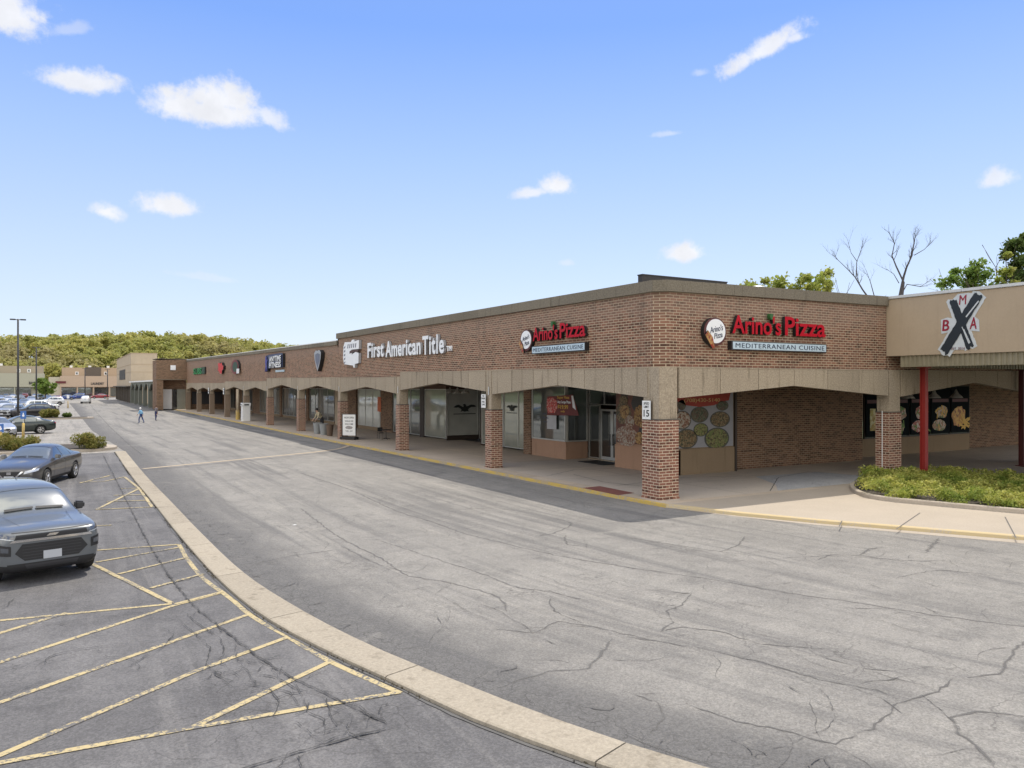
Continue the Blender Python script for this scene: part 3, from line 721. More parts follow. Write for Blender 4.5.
# tactile plate
tp = [G(575, 489, 0), G(600, 486.3, 0), G(626, 494.3, 0), G(606, 498.3, 0)]
tp = [(-.42, 1.75), (.42, 1.9), (.5, 4.1), (-.38, 4.0)]
b = MB(); b.prism(tp, .006, .014)
for i in range(7):
    for j in range(20):
        x, y = -.35 + i * .125, 1.9 + j * .11; b.box(x - .018, x + .018, y - .018, y + .018, .013, .02)
tag(b.build('tactile_paving', mat('brick_red_tactile', (.20, .075, .06), .8, var=.25, vscale=5)), 'dark red tactile paving plate by the yellow kerb near corner pier', 'paving plate')

# hedge bed
bed = [(60, -.42), (16.2, -.42), (13, -.3), (10.6, -.35), (9.2, -.85), (8.2, -1.55), (7.3, -2.45), (6.75, -3.4), (6.72, -4.3), (7.05, -5.4), (7.7, -7.3), (8.6, -9.6), (10.5, -14), (30, -14), (60, -14)]
bo = smoothline(bed[1:13], .35)
b = MB(); n = len(bo)
inn = off(bo, .16)
loft(b, bo, -.01, off(bo, .01), .12); loft(b, off(bo, .01), .12, off(bo, .03), .145); loft(b, off(bo, .03), .145, inn, .15); loft(b, inn, .15, inn, .0)
tag(b.build('planting_bed_kerb', M['kerb']), kind='structure')
poly = [tuple(p) for p in inn]; b = MB()
b.prism((poly + [(16.2, -14)])[::-1] if False else (poly + [(16.2, -14)]), .02, .09); tag(b.build('planting_bed', M['soil']), kind='structure')

# ================================================================== leaves
def leaf_mesh(name, centers, normals_up=.4, size=(.05, .1), m=None, parent=None, aspect=1.6):
    """centers: (n,3) array; one bent leaf-quad each"""
    n = len(centers); c = np.asarray(centers, float)
    nrm = rng.normal(size=(n, 3)); nrm[:, 2] = np.abs(nrm[:, 2]) + normals_up; nrm /= np.linalg.norm(nrm, axis=1)[:, None]
    t = rng.normal(size=(n, 3)); t -= nrm * (t * nrm).sum(1)[:, None]; t /= np.linalg.norm(t, axis=1)[:, None]
    bt = np.cross(nrm, t); s = rng.uniform(size[0], size[1], n)[:, None]
    a = c - t * s * aspect * .5; q = c + t * s * aspect * .5; l = c + bt * s * .5 + nrm * s * .12; r2 = c - bt * s * .5 + nrm * s * .12
    v = np.stack([a, l, q, r2], 1).reshape(-1, 3)
    me = bpy.data.meshes.new(name); me.vertices.add(4 * n); me.vertices.foreach_set('co', v.ravel())
    me.loops.add(4 * n); me.loops.foreach_set('vertex_index', np.arange(4 * n)); me.polygons.add(n)
    me.polygons.foreach_set('loop_start', np.arange(n) * 4); me.polygons.foreach_set('loop_total', np.full(n, 4)); me.update()
    me.materials.append(m); o = bpy.data.objects.new(name, me); col.objects.link(o)
    if parent is not None: o.parent = parent
    return o
def inpoly(x, y, poly):
    c = False; j = len(poly) - 1
    for i in range(len(poly)):
        xi, yi = poly[i]; xj, yj = poly[j]
        if (yi > y) != (yj > y) and x < (xj - xi) * (y - yi) / (yj - yi) + xi: c = not c
        j = i
    return c
root = empty('hedge', (11, -4, .09)); tag(root, 'low clipped yellow green hedge filling the kerbed bed in front of the red posts', 'hedge')
hp = [tuple(p) for p in off(bo, .22)] + [(16.2, -9)]
C = []
while len(C) < 600:
    x, y = random.uniform(6.7, 16.2), random.uniform(-9, -.4)
    if inpoly(x, y, hp): C.append((x, y, random.uniform(.14, .36) + .10 * math.sin(x * 2.3) * math.sin(y * 2.9 + 1) + .20 * max(0, 1 - math.hypot(x - 10.5, y + 1.6) / 2.8), random.uniform(.2, .34)))
pts = []
for (x, y, z, r) in C:
    k = 95; d = rng.normal(size=(k, 3)); d /= np.linalg.norm(d, axis=1)[:, None]; d[:, 2] = np.abs(d[:, 2]) * 1.0 - .25
    rr = r * rng.uniform(.55, 1.1, k)[:, None]; pts.append(np.array([x, y, z]) + d * rr)
pts = np.concatenate(pts); lm = leaf_mesh('foliage', pts - np.array([11, -4, .09]), .3, (.035, .075), M['leaf_h'], root)
b = MB()
for (x, y, z, r) in C[:200]: b.tube([(x - 11, y + 4, 0), (x - 11 + random.uniform(-.1, .1), y + 4, z - .05)], .008, 4)
b.build('stems', M['bark'], root)['kind'] = 'stuff'

def shrub(name, label, loc, r, h, n, m, group=None, sz=(.05, .11), clumps=14):
    root = empty(name, loc); tag(root, label, 'shrub', group)
    P = []
    for _ in range(clumps):
        a = random.uniform(0, 6.28); q = r * math.sqrt(random.random()) * .8
        cx, cy, cz = q * math.cos(a), q * math.sin(a), h * random.uniform(.35, .75) * (1 - .35 * (q / r) ** 2)
        d = rng.normal(size=(n // clumps, 3)); d /= np.linalg.norm(d, axis=1)[:, None]
        P.append(np.array([cx, cy, cz]) + d * rng.uniform(.5, 1.1, n // clumps)[:, None] * h * .38)
    P = np.concatenate(P); P[:, 2] = np.abs(P[:, 2]); leaf_mesh('foliage', P, .3, sz, m, root)
    b = MB()
    for _ in range(6): b.tube([(0, 0, 0), (random.uniform(-r, r) * .5, random.uniform(-r, r) * .5, h * .6)], [.02, .008], 4)
    b.build('stem', M['bark'], root); return root

# ================================================================== SHOPPING CENTRE (one building)
def lerp_table(t):
    def f(y):
        for (a, za), (b_, zb) in zip(t[:-1], t[1:]):
            if y <= b_: return za + (zb - za) * (y - a) / (b_ - a)
        return t[-1][1]
    return f
mall = empty('shopping_center', (0, 0, 0))
tag(mall, 'long low brown brick strip mall with a pointed concrete arcade along the drive', 'building')
YP = [12.43 + 11.7555 * i for i in range(10)]           # arcade piers along the drive
YEND = 118.9
def band_top(y):
    if y < YP[1] - .3: return 4.66 + .0078 * y
    if y < YP[4] + .2: return 4.55 + .0068 * (y - YP[1])
    if y < YP[6] + .2: return 4.49 + .0026 * (y - YP[4])
    return 4.35 + .003 * (y - YP[6])
def seg_base(y): return 4.66 if y < YP[1] - .3 else 4.44 if y < YP[4] + .2 else 4.30 if y < YP[6] + .2 else 4.12
roofz = lerp_table([(0, 7.72), (36.7, 7.96)]); roofz2 = lerp_table([(36.7, 7.40), (123, 8.37)])
BX = .13      # brick sits back from the band
# brick upper walls
def bwall(b, axis, P, u0, u1, zb0, zb1, zt0, zt1, th=.3):
    b.wprism(axis, P, [(u0, zb0), (u1, zb1), (u1, zt1), (u0, zt0)], 0, -th)
b = MB()
CH = .50
bwall(b, 'x', BX, CH, 36.7, 4.4, 4.4, roofz(0) - .40, roofz(36.7) - .40)
bwall(b, 'y', BX, CH, 12.95, 4.4, 4.4, 7.32, 7.46)
b.prism([(BX, CH), (CH, BX), (CH + .2, BX + .2), (BX + .2, CH + .2)], 4.4, 7.33)
bwall(b, 'x', BX, 36.7, YEND, 4.2, 4.2, roofz2(36.7) - .3, roofz2(YEND) - .3)
bwall(b, 'y', BX, 13.05, 60, 4.4, 4.4, 7.3, 7.3)
b.box(BX, BX + 20, 36.5, 36.7, 6.9, 7.75)   # step in the parapet
b.build('brick_wall', M['brickw'], mall)
# soldier course ledge
# cornice / coping stones
b = MB()
def coping(b, axis, P, u0, u1, f, h, proj, depth=.5, step=3.3):
    u = u0
    while u < u1 - .01:
        v = min(u + step, u1); g = .006
        b.wprism(axis, P, [(u + g, f(u) - h), (v - g, f(v) - h), (v - g, f(v)), (u + g, f(u))], proj, -depth); u = v
coping(b, 'x', BX, .35, 36.7, roofz, .40, .13)
coping(b, 'y', BX, .35, 12.93, lerp_table([(0, 7.72), (13, 7.86)]), .40, .13)
b.prism([(0, .345), (.0, .34), (.34, .0), (.345, 0), (.63, .13), (.63, .63), (.13, .63)], 7.32, 7.72)
coping(b, 'x', BX, 36.72, YEND, roofz2, .30, .10)
b.build('coping', M['coping'], mall)
b = MB()
coping(b, 'x', BX + .02, 36.74, YEND - .02, lambda y: roofz2(y) + .06, .058, .13, .45, 6)
b.build('metal_flashing', M['white'], mall)
b = MB()
b.box(BX + .3, 40, 12.95, 36.4, 7.2, 7.3); b.box(BX + .3, 60, .45, 12.95, 7.2, 7.3); b.box(BX + .3, 40, 36.7, YEND, 6.9, 7.0); b.build('roof', M['roof'], mall)
b = MB(); b.box(60, 60.3, .4, 190, 0, 7.2); b.box(40, 60, 12.8, 13.0, 0, 7.2); b.build('rear_wall', M['brickd'], mall)

# concrete band of precast panels with pointed arches
def zarch(u, u0, u1, zs, zp, flat_=.42):
    """soffit height: springs at the piers, peaks mid bay, cut corners"""
    t = (u - u0) / (u1 - u0); t = min(max(t, 0), 1)
    return zs + (zp - zs) * (1 - abs(2 * t - 1))
def band(b, axis, bays, topf, th=.32, npan=6):
    for (u0, u1, zs, zp) in bays:
        for k in range(npan):
            a, c_ = u0 + (u1 - u0) * k / npan, u0 + (u1 - u0) * (k + 1) / npan; g = .014
            a += g; c_ -= g
            b.wprism(axis, 0, [(a, zarch(a, u0, u1, zs, zp)), (c_, zarch(c_, u0, u1, zs, zp)), (c_, topf(c_) - .05), (a, topf(a) - .05)], 0, -th)
    # continuous sloped cap
    for (u0, u1, zs, zp) in bays:
        n = len(b.v)
        for u in (u0, u1):
            z = topf(u - .01 if u == u1 else u + .01); 
            q = (lambda d, zz: (-d, u, zz) if axis == 'x' else (u, -d, zz))
            b.v += [q(.012, z - .05), q(.012, z - .012), q(-th, z + .03), q(-th, z - .05)]
        for r in range(4): b.f.append([n + r, n + (r + 1) % 4, n + 4 + (r + 1) % 4, n + 4 + r]); b.mi.append(0)
        b.f += [[n, n + 1, n + 2, n + 3], [n + 4, n + 5, n + 6, n + 7]]; b.mi += [0, 0]
def hw(i): return .32
bays = [(.62, YP[0] - .32, 3.58, 4.02)]
for i in range(9):
    zt = band_top((YP[i] + YP[i + 1]) / 2); bays.append((YP[i] + .32, YP[i + 1] - .32, zt - 1.08, zt - .66))
bays.append((YP[9] + .3, YEND, 3.5, 3.9)) if YP[9] < YEND - 1 else None
b = MB(); band(b, 'x', bays, band_top); b.build('concrete_band', M['conc'], mall)
ytop = lambda x: 4.66 + .003 * x
b = MB(); band(b, 'y', [(.92, 12.92, 3.56, 4.0), (13.80, 25.4, 3.52, 4.15), (26.4, 38, 3.5, 4.15)], ytop); b.build('concrete_band', M['conc'], mall)

def pier(u, axis, w, d, zb, zt, proud=.03, name='pier', lab=None):
    """w along wall, d into the building; brick shaft with a concrete head joining the band"""
    if axis == 'x': x0, x1, y0, y1 = -proud, d, u - w / 2, u + w / 2
    else: x0, x1, y0, y1 = u - w / 2, u + w / 2, -proud, d
    b = MB(); b.box(x0, x1, y0, y1, .05, zb); b.box(x0 - .02, x1 + .02, y0 - .02, y1 + .02, -.02, .06)
    p = b.build(name, M['brick'] if u < 62 else M['conc2'], mall)
    h = MB(); h.box(x0 + .035, x1 - .035, y0 + .035, y1 - .035, zb, zt - .012, 0); h.build('pier_head', M['conc'], p, bevel=.012)
    m_ = MB(); m_.box(x0 - .004, x1 + .004, y0 - .004, y1 + .004, zb - .035, zb + .015); m_.build('pier_joint', M['rust'], p)
    return p
pier(.46, 'x', .92, .90, 2.82, 4.67, proud=0.0)
for i, y in enumerate(YP):
    if y > YEND - .5: continue
    pier(y, 'x', .60, .60, 2.84 + .002 * i, band_top(y), proud=.03)
pier(13.36, 'y', .84, .64, 2.86, 4.70)
pier(25.9, 'y', .84, .62, 2.86, 4.72)

# corner piece of the band: the chamfered block above the corner pier
# ceilings and floors of the arcade
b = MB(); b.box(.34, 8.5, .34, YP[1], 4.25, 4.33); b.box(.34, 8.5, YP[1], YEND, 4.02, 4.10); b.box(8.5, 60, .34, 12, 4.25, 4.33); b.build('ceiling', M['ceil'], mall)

b = MB(); b.box(.35, 9.5, YEND + .02, YEND + .3, 0, 4.3); b.build('end_wall', M['brickd'], mall)
b = MB(); b.box(.9, 5.8, YEND - .1, YEND + .01, .9, 3.0); b.build('end_window', M['dkgrey'], mall)
# ---- storefronts
def frame_window(axis, P, u0, u1, z0, z1, n, gm, fm=None, fw=.05, trans=None, name='window', parent=None):
    parent = parent or mall; fm = fm or M['alum']
    b = MB(); b.wbox(axis, P, u0, u1, z0, z0 + fw, .02, -.08); b.wbox(axis, P, u0, u1, z1 - fw, z1, .02, -.08)
    for k in range(n + 1):
        u = u0 + (u1 - u0 - fw) * k / n; b.wbox(axis, P, u, u + fw, z0 + fw, z1 - fw, .02, -.08)
    if trans: b.wbox(axis, P, u0 + fw, u1 - fw, trans, trans + fw, .016, -.076)
    w = b.build(name, fm, parent)
    g = MB()
    g.wbox(axis, P, u0 + fw * .5, u1 - fw * .5, z0 + fw * .5, z1 - fw * .5, -.02, -.035); g.build('pane', gm, w)
    return w
def door(axis, P, u0, u1, z1, leaves=2, gm=None, fm=None, hside=1):
    fm = fm or M['alum']; lw = (u1 - u0) / leaves
    for k in range(leaves):
        a, c_ = u0 + lw * k + .01, u0 + lw * (k + 1) - .01; b = MB()
        b.wbox(axis, P, a, c_, .02, .22, .03, -.03); b.wbox(axis, P, a, c_, z1 - .1, z1, .03, -.03)
        b.wbox(axis, P, a, a + .09, .22, z1 - .1, .03, -.03); b.wbox(axis, P, c_ - .09, c_, .22, z1 - .1, .03, -.03)
        d = b.build('door', fm, mall)
        g = MB(); g.wbox(axis, P, a + .085, c_ - .085, .215, z1 - .095, .0, -.012); g.build('pane', gm or M['glass_dark'], d)
        h = MB(); hx = c_ - .13 if k == 0 else a + .1; h.wbox(axis, P, hx, hx + .03, .85, 1.45, .09, .06)
        h.wbox(axis, P, hx, hx + .03, .88, .92, .06, .03); h.wbox(axis, P, hx, hx + .03, 1.38, 1.42, .06, .03); h.build('handle', M['black'], d)
def wallbox(name, m, *boxes):
    b = MB()
    for q in boxes: b.wbox(*q)
    return b.build(name, m, mall)
SX = 5.6
# --- corner restaurant, drive side
wallbox('bulkhead', M['bulk'], ('x', SX, 5.3, 9.7, 0, 1.12, 0, -.25)); wallbox('bulkhead', M['bulk'], ('x', SX, 14.0, 17.5, 0, .95, 0, -.25))
wallbox('wall_panel', M['bulk'], ('x', SX + .05, 5.35, 9.65, 1.12, 4.25, 0, -.2))
wallbox('bulkhead', M['bulk'], ('y', 14.0, SX + .255, 7.05, 0, .94, 0, -.22))
frame_window('x', SX, 14.02, 17.48, .96, 4.0, 1, M['glass'], M['alum'], .07)
frame_window('y', 14.0, SX + .08, 7.05, .95, 4.0, 1, M['glass_dark'], M['alum'], .07)
frame_window('x', 7.1, 9.8, 10.75, .06, 2.95, 1, M['glass_dark'])
door('x', 7.1, 10.85, 12.85, 2.75, 2)
frame_window('x', 7.1, 12.95, 13.95, .06, 2.95, 1, M['glass_dark'])
frame_window('x', 7.1, 9.8, 13.95, 2.97, 4.1, 3, M['glass_dark'])
wallbox('threshold', M['conc'], ('x', 7.0, 9.8, 13.95, .008, .055, .1, -.1))
wallbox('pilaster', M['brickd'], ('x', SX, 17.55, 18.35, 0, 4.2, .05, -.5))
wallbox('return_wall', M['bulk'], ('y', 9.69, SX + .26, 7.2, 0, 4.2, -.02, -.25))
# --- title office
FX = 6.3
def windows_x(P, spec, z0=.12, z1=3.75):
    for (a, c_, n, gm) in spec: frame_window('x', P, a, c_, z0, z1, n, gm)
windows_x(FX, [(18.4, 22.0, 2, M['glass_pale']), (22.05, 25.0, 2, M['glass_pale']), (30.5, 34.4, 1, M['glass_pale']), (35.3, 41.0, 3, M['glass'])])
frame_window('y', 30.45, FX + .1, 8.9, .35, 3.75, 1, M['glass_blind'])
wallbox('bulkhead', M['bronze'], ('y', 30.45, FX + .05, 8.9, 0, .34, 0, -.15))
frame_window('x', 8.95, 25.1, 27.2, .06, 3.75, 2, M['glass_dark']); door('x', 8.95, 27.3, 29.3, 2.7, 2); frame_window('x', 8.95, 29.4, 30.4, .06, 3.75, 1, M['glass_dark'])
wallbox('pilaster', M['bronze'], ('x', FX, 34.45, 35.25, 0, 4.05, .06, -.5))
wallbox('header', M['ceil'], ('x', FX - .02, 18.36, 25.0, 3.76, 4.2, .02, -.3), ('x', FX - .02, 30.5, 41.2, 3.76, 4.1, .02, -.3), ('y', 30.40, FX + .3, 8.95, 3.76, 4.1, .02, -.3), ('y', 25.05, FX, 9.2, 0, 4.1, -.0, -.1))
# --- shops further along: pattern of piers, glass and recessed brick walls
Z1 = 3.7
segs = [(41.3, 44.0, 'wall'), (44.0, 50.0, 'blind'), (50.2, 53.5, 'brick'), (53.5, 57.2, 'wall2'), (57.4, 62.0, 'dark'), (62.1, 66.5, 'glass'), (66.6, 67.6, 'brick'),
        (67.7, 73.5, 'glass'), (73.6, 79, 'glassd'), (79, 80, 'brick'), (80.1, 86, 'glass'), (86.1, 92, 'glassd'), (92, 97, 'wall'), (97.1, 104.5, 'glassd'), (104.6, 110, 'wall'), (110.1, 114, 'glassd'), (114.1, YEND + 2, 'wall')]
for a, c_, k in segs:
    P = 6.3
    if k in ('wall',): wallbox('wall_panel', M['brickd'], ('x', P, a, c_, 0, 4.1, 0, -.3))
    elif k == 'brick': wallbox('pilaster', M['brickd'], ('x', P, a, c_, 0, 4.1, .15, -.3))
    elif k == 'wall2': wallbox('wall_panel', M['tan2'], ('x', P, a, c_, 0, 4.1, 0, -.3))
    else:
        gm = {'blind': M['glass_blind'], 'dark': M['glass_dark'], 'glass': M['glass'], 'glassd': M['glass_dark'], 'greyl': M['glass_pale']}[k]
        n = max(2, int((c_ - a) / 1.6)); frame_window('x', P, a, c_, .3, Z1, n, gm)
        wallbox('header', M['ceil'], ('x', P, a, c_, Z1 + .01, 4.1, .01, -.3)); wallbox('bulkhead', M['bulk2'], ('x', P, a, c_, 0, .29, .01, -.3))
# --- side facade under the arcade
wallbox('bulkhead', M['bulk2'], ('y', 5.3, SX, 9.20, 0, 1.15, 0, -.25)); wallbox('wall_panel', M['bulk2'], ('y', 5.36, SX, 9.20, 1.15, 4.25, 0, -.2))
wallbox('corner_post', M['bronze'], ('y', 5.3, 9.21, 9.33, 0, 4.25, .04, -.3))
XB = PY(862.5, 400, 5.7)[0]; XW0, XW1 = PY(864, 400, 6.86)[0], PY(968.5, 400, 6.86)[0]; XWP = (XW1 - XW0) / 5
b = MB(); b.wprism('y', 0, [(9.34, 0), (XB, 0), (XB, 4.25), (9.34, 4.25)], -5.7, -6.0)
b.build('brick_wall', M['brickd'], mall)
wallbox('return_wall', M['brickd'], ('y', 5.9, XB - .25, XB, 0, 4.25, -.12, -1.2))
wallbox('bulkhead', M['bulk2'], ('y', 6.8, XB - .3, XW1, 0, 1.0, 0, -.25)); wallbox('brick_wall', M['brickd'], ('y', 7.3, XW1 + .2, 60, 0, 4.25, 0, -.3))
wallbox('corner_post', M['bronze'], ('y', 7.0, XW1 + .01, XW1 + .19, 0, 4.25, .1, -.3))
for a in range(5):
    u0 = XW0 + a * XWP; frame_window('y', 6.86, u0, u0 + XWP - .01, 1.01, 4.0, 1, M['glass_dark'], M['bronze'], .06)
wallbox('header', M['ceil'], ('y', 6.86, XB - .3, XW1, 4.01, 4.25, .02, -.2))
# bolts and small things on the band, conduit on the side pier
b = MB(); b.tube([(12.915, .30, .2), (12.915, .30, 2.9)], .018, 6); b.build('conduit', M['white'], mall)
b = MB()
for y in YP[:6]: b.box(-.05, -.028, y - .09, y - .03, 3.55, 3.95); 
b.build('wall_bracket', M['metal'], mall)
# dark solid backing so that nothing shows through glass gaps
b = MB(); b.box(9.4, 9.6, 8, YEND, 0, 4.3); b.build('inner_wall', M['ceil'], mall)

# rooftop screen and vents
b = MB(); b.box(0, 4.4, 0, .26, 0, .62); b.box(-.02, 4.42, -.02, .28, .62, .66)
t = b.build('rooftop_screen', mat('dark_sheet_metal', (.045, .04, .038), .6, .2, var=.3), loc=(.92, 2.0, 7.55)); tag(t, 'dark brown sheet metal screen on the roof above the corner parapet', 'roof screen')
t = MB(); t.lathe([(.5, 0), (.5, .3), (.62, .32), (.62, .42), (.4, .6), (.0, .66)], n=20); v = AT(757, 287, 40)
tt = t.build('roof_vent', M['alum'], smooth=False, loc=(v.x, v.y, v.z - .58)); tag(tt, 'low round white roof vent just behind the side parapet', 'vent')
b = MB(); b.lathe([(.45, 7.25), (.45, v.z - .45)], n=12, c=(v.x, v.y, 0)); b.build('vent_curb', M['metal'], mall)

# ================================================================== tan entrance canopy with posts
can = empty('entrance_canopy', (12.95, 0, 0)); tag(can, 'tan stucco canopy box on red posts', 'canopy')
can['label'] = 'tan stucco canopy box with ribbed metal skirt, carried by red posts'
b = MB(); b.wprism('x', 12.97, [(-16, 5.28), (.5, 5.28), (.5, 7.73), (-16, 7.73)], 0, -.3); b.box(12.97, 30, -16, -15.7, 5.28, 7.7)
b.v = [(x - 12.95, y, z) for x, y, z in b.v]; b.build('fascia', M['tan'], can)
b = MB()
for i in range(5): b.box(-.05, .4, -16 + i * 3.22, -16 + (i + 1) * 3.22 - .01, 7.74, 7.86)
b.build('metal_coping', M['metal'], can, bevel=.01)
b = MB(); b.box(.3, 17, -15.7, -.02, 5.3, 5.34); b.build('soffit', M['ceil'], can)
b = MB(); b.box(.3, 17, -15.7, -.02, 7.5, 7.6); b.build('roof', M['roof'], can)
# corrugated skirt
b = MB(); prof = []
y = -.45; k = 0; pts = []
while y > -15.6:
    for dx, dy in ((0, 0), (0, .075), (.05, .1), (.05, .175)): pts.append((.12 + dx, y - dy))
    y -= .2
n = len(pts); base = 0; b.v = [(x, yy, 4.80) for x, yy in pts] + [(x, yy, 5.275) for x, yy in pts]
b.f = [[i, i + 1, n + i + 1, n + i] for i in range(n - 1)]; b.mi = [0] * (n - 1)
b.box(.19, .3, -15.6, -.45, 4.79, 5.27)
for i in range(60):
    x = .3 + i * .25; b.box(x, x + .16, -.62, -.45, 4.80, 5.275)
b.build('ribbed_skirt', M['corr'], can)
def post(x, y, m):
    p = MB(); p.box(-.11, .11, -.12, -.09, 0, 4.8); p.box(-.11, .11, .09, .12, 0, 4.8); p.box(-.02, .02, -.09, .09, 0, 4.8)
    p.box(-.22, .22, -.22, .22, -.02, .04); p.box(-.2, .2, -.2, .2, 4.76, 4.84)
    p.v = [(vx + x - 12.95, vy + y, vz) for vx, vy, vz in p.v]
    o = p.build('post', m, can); return o
post(PY(924, 475, -.62)[0], -.62, M['red_post']); post(23.2, -.3, M['dark_post']); post(23.2, -8, M['red_post'])

# ================================================================== signs
def text_me(s, w, h, ext, mats, bold=0., shear=0., spacing=1.0):
    cu = bpy.data.curves.new('t', 'FONT'); cu.body = s; cu.extrude = ext / 2; cu.offset = bold; cu.shear = shear; cu.space_character = spacing
    cu.resolution_u = 4
    o = bpy.data.objects.new('t', cu); col.objects.link(o); bpy.context.view_layer.update()
    me = bpy.data.meshes.new_from_object(o.evaluated_get(bpy.context.evaluated_depsgraph_get())); bpy.data.objects.remove(o)
    co = np.empty(len(me.vertices) * 3); me.vertices.foreach_get('co', co); co = co.reshape(-1, 3)
    mn, mx = co.min(0), co.max(0); sc = np.array([w / (mx[0] - mn[0]), h / (mx[1] - mn[1]), 1.]); co = (co - (mn + mx) / 2 * [1, 1, 0]) * sc
    co[:, 2] -= co[:, 2].min()
    me.vertices.foreach_set('co', co.ravel()); me.materials.clear()
    for m in mats: me.materials.append(m)
    me.update()
    for p in me.polygons: p.material_index = 0 if (p.normal.z > .6 or len(mats) == 1) else 1
    return me
def wallmat(axis, P, u, z, d=0.):
    if axis == 'x': return Matrix(((0, 0, -1, P - d), (-1, 0, 0, u), (0, 1, 0, z), (0, 0, 0, 1)))
    return Matrix(((1, 0, 0, u), (0, 0, -1, P - d), (0, 1, 0, z), (0, 0, 0, 1)))
def tobj(name, me, mw, parent=None):
    o = bpy.data.objects.new(name, me); col.objects.link(o)
    if parent is not None: o.parent = parent; o.matrix_basis = parent_inv(parent) @ mw
    else: o.matrix_basis = mw
    return o
def parent_inv(p):
    bpy.context.view_layer.update(); return p.matrix_world.inverted()
def flatpoly(name, poly, th, mats, mw, parent=None):
    """poly in sign plane, extruded th toward the viewer"""
    b = MB(); n = len(poly); b.v = [(x, y, 0) for x, y in poly] + [(x, y, th) for x, y in poly]
    b.f = [list(range(n))[::-1], list(range(n, 2 * n))] + [[i, (i + 1) % n, n + (i + 1) % n, n + i] for i in range(n)]; b.mi = [1, 0] + [1] * n
    if len(mats) == 1: b.mi = [0] * len(b.f)
    o = b.build(name, mats if len(mats) > 1 else mats[0]); 
    if parent is not None: o.parent = parent; o.matrix_basis = parent_inv(parent) @ mw
    else: o.matrix_basis = mw
    return o
def ell(cx, cy, rx, ry, n=36, a0=0, a1=2 * math.pi): return [(cx + rx * math.cos(a0 + (a1 - a0) * k / n), cy + ry * math.sin(a0 + (a1 - a0) * k / n)) for k in range(n)]
pizza_m = foodmat('pizza_top', (.32, .13, .04), (.28, .03, .015), (.45, .24, .08), 9)
def restaurant_sign(axis, P, uc, sgn, z, label, side_label):
    """uc centre of badge; u grows in reading direction by sgn"""
    root = empty('restaurant_sign', (P, uc, z) if axis == 'x' else (uc, P, z)); tag(root, label, 'sign')
    def W(du, dz, d=0.): return wallmat(axis, P, uc + sgn * du, z + dz, d)
    # badge: oval with a dark rim, pizza slice at lower left
    k = 1.0 if axis == 'y' else .92
    rx, ry = .56 * k, .52 * k
    can_ = flatpoly('badge', ell(0, 0, rx, ry), .17, [mat('badge_rim', (.09, .02, .02), .4), M['black']], W(0, .0, .01), root)
    flatpoly('badge_face', ell(.02, .02, rx * .84, ry * .85), .02, [M['whiteface']], W(0, 0, .18), can_)
    tobj('lettering', text_me("Arino's", .66 * k, .22 * k, .012, [M['navy']], .0, .3), W(.03, .11, .2) @ Matrix.Rotation(R(12), 4, 'Z'), can_)
    tobj('lettering', text_me("Pizza", .42 * k, .20 * k, .012, [M['navy']], .0, .3), W(.12, -.13, .2) @ Matrix.Rotation(R(12), 4, 'Z'), can_)
    sl = [(-.56 * k, -.14 * k), (-.42 * k, .03 * k), (-.2 * k, -.2 * k), (-.08 * k, -.60 * k), (-.20 * k, -.62 * k)]
    flatpoly('pizza_slice', sl, .1, [pizza_m, M['black']], W(0, 0, .15), can_)
    # channel letters
    L0 = .86 if axis == 'y' else .60
    A = 2.62 * (1 if axis == 'y' else .75); B_ = 2.40 * (1 if axis == 'y' else .76); gap = .22 * (1 if axis == 'y' else .7)
    h = .72 if axis == 'y' else .62; UPL = .16 if axis == 'y' else .06
    tobj('channel_letters', text_me("Arino's", A, h, .14, [M['redface'], M['black']], .018, 0, 1.0), W(L0 + A / 2, .17 + UPL, .05), root)
    tobj('channel_letters', text_me("Pizza", B_, h * 1.03, .14, [M['redface'], M['black']], .018, 0, 1.0), W(L0 + A + gap + B_ / 2, .19 + UPL, .05), root)
    tobj('pepper', text_me("'", .16, .22, .15, [mat('pepper_green', (.03, .12, .03), .5)], .03), W(L0 + A * .79, .52 + UPL, .06), root)
    Wd = A + gap + B_
    cab = flatpoly('sign_cabinet', [(-Wd / 2 - .06, -.17), (Wd / 2 + .02, -.17), (Wd / 2 + .02, .17), (-Wd / 2 - .06, .17)], .2, [M['dkgrey'], M['black']], W(L0 + Wd / 2, -.47, .01), root)
    flatpoly('cabinet_face', [(-Wd / 2, -.135), (Wd / 2 - .02, -.135), (Wd / 2 - .02, .135), (-Wd / 2, .135)], .008, [M['bluegrey']], W(L0 + Wd / 2, -.47, .21), cab)
    tobj('lettering', text_me("MEDITERRANEAN CUISINE", Wd * .95, .17, .01, [M['navy']], .0, 0, 1.12), W(L0 + Wd / 2, -.47, .217), cab)
    return root
restaurant_sign('y', BX, 2.62, 1, 5.97, "red Arino's Pizza sign on the shorter brick wall right of the corner", '')
restaurant_sign('x', BX, 8.86, -1, 6.03, "smaller looking red Arino's Pizza sign on the long brick wall left of the corner", '')
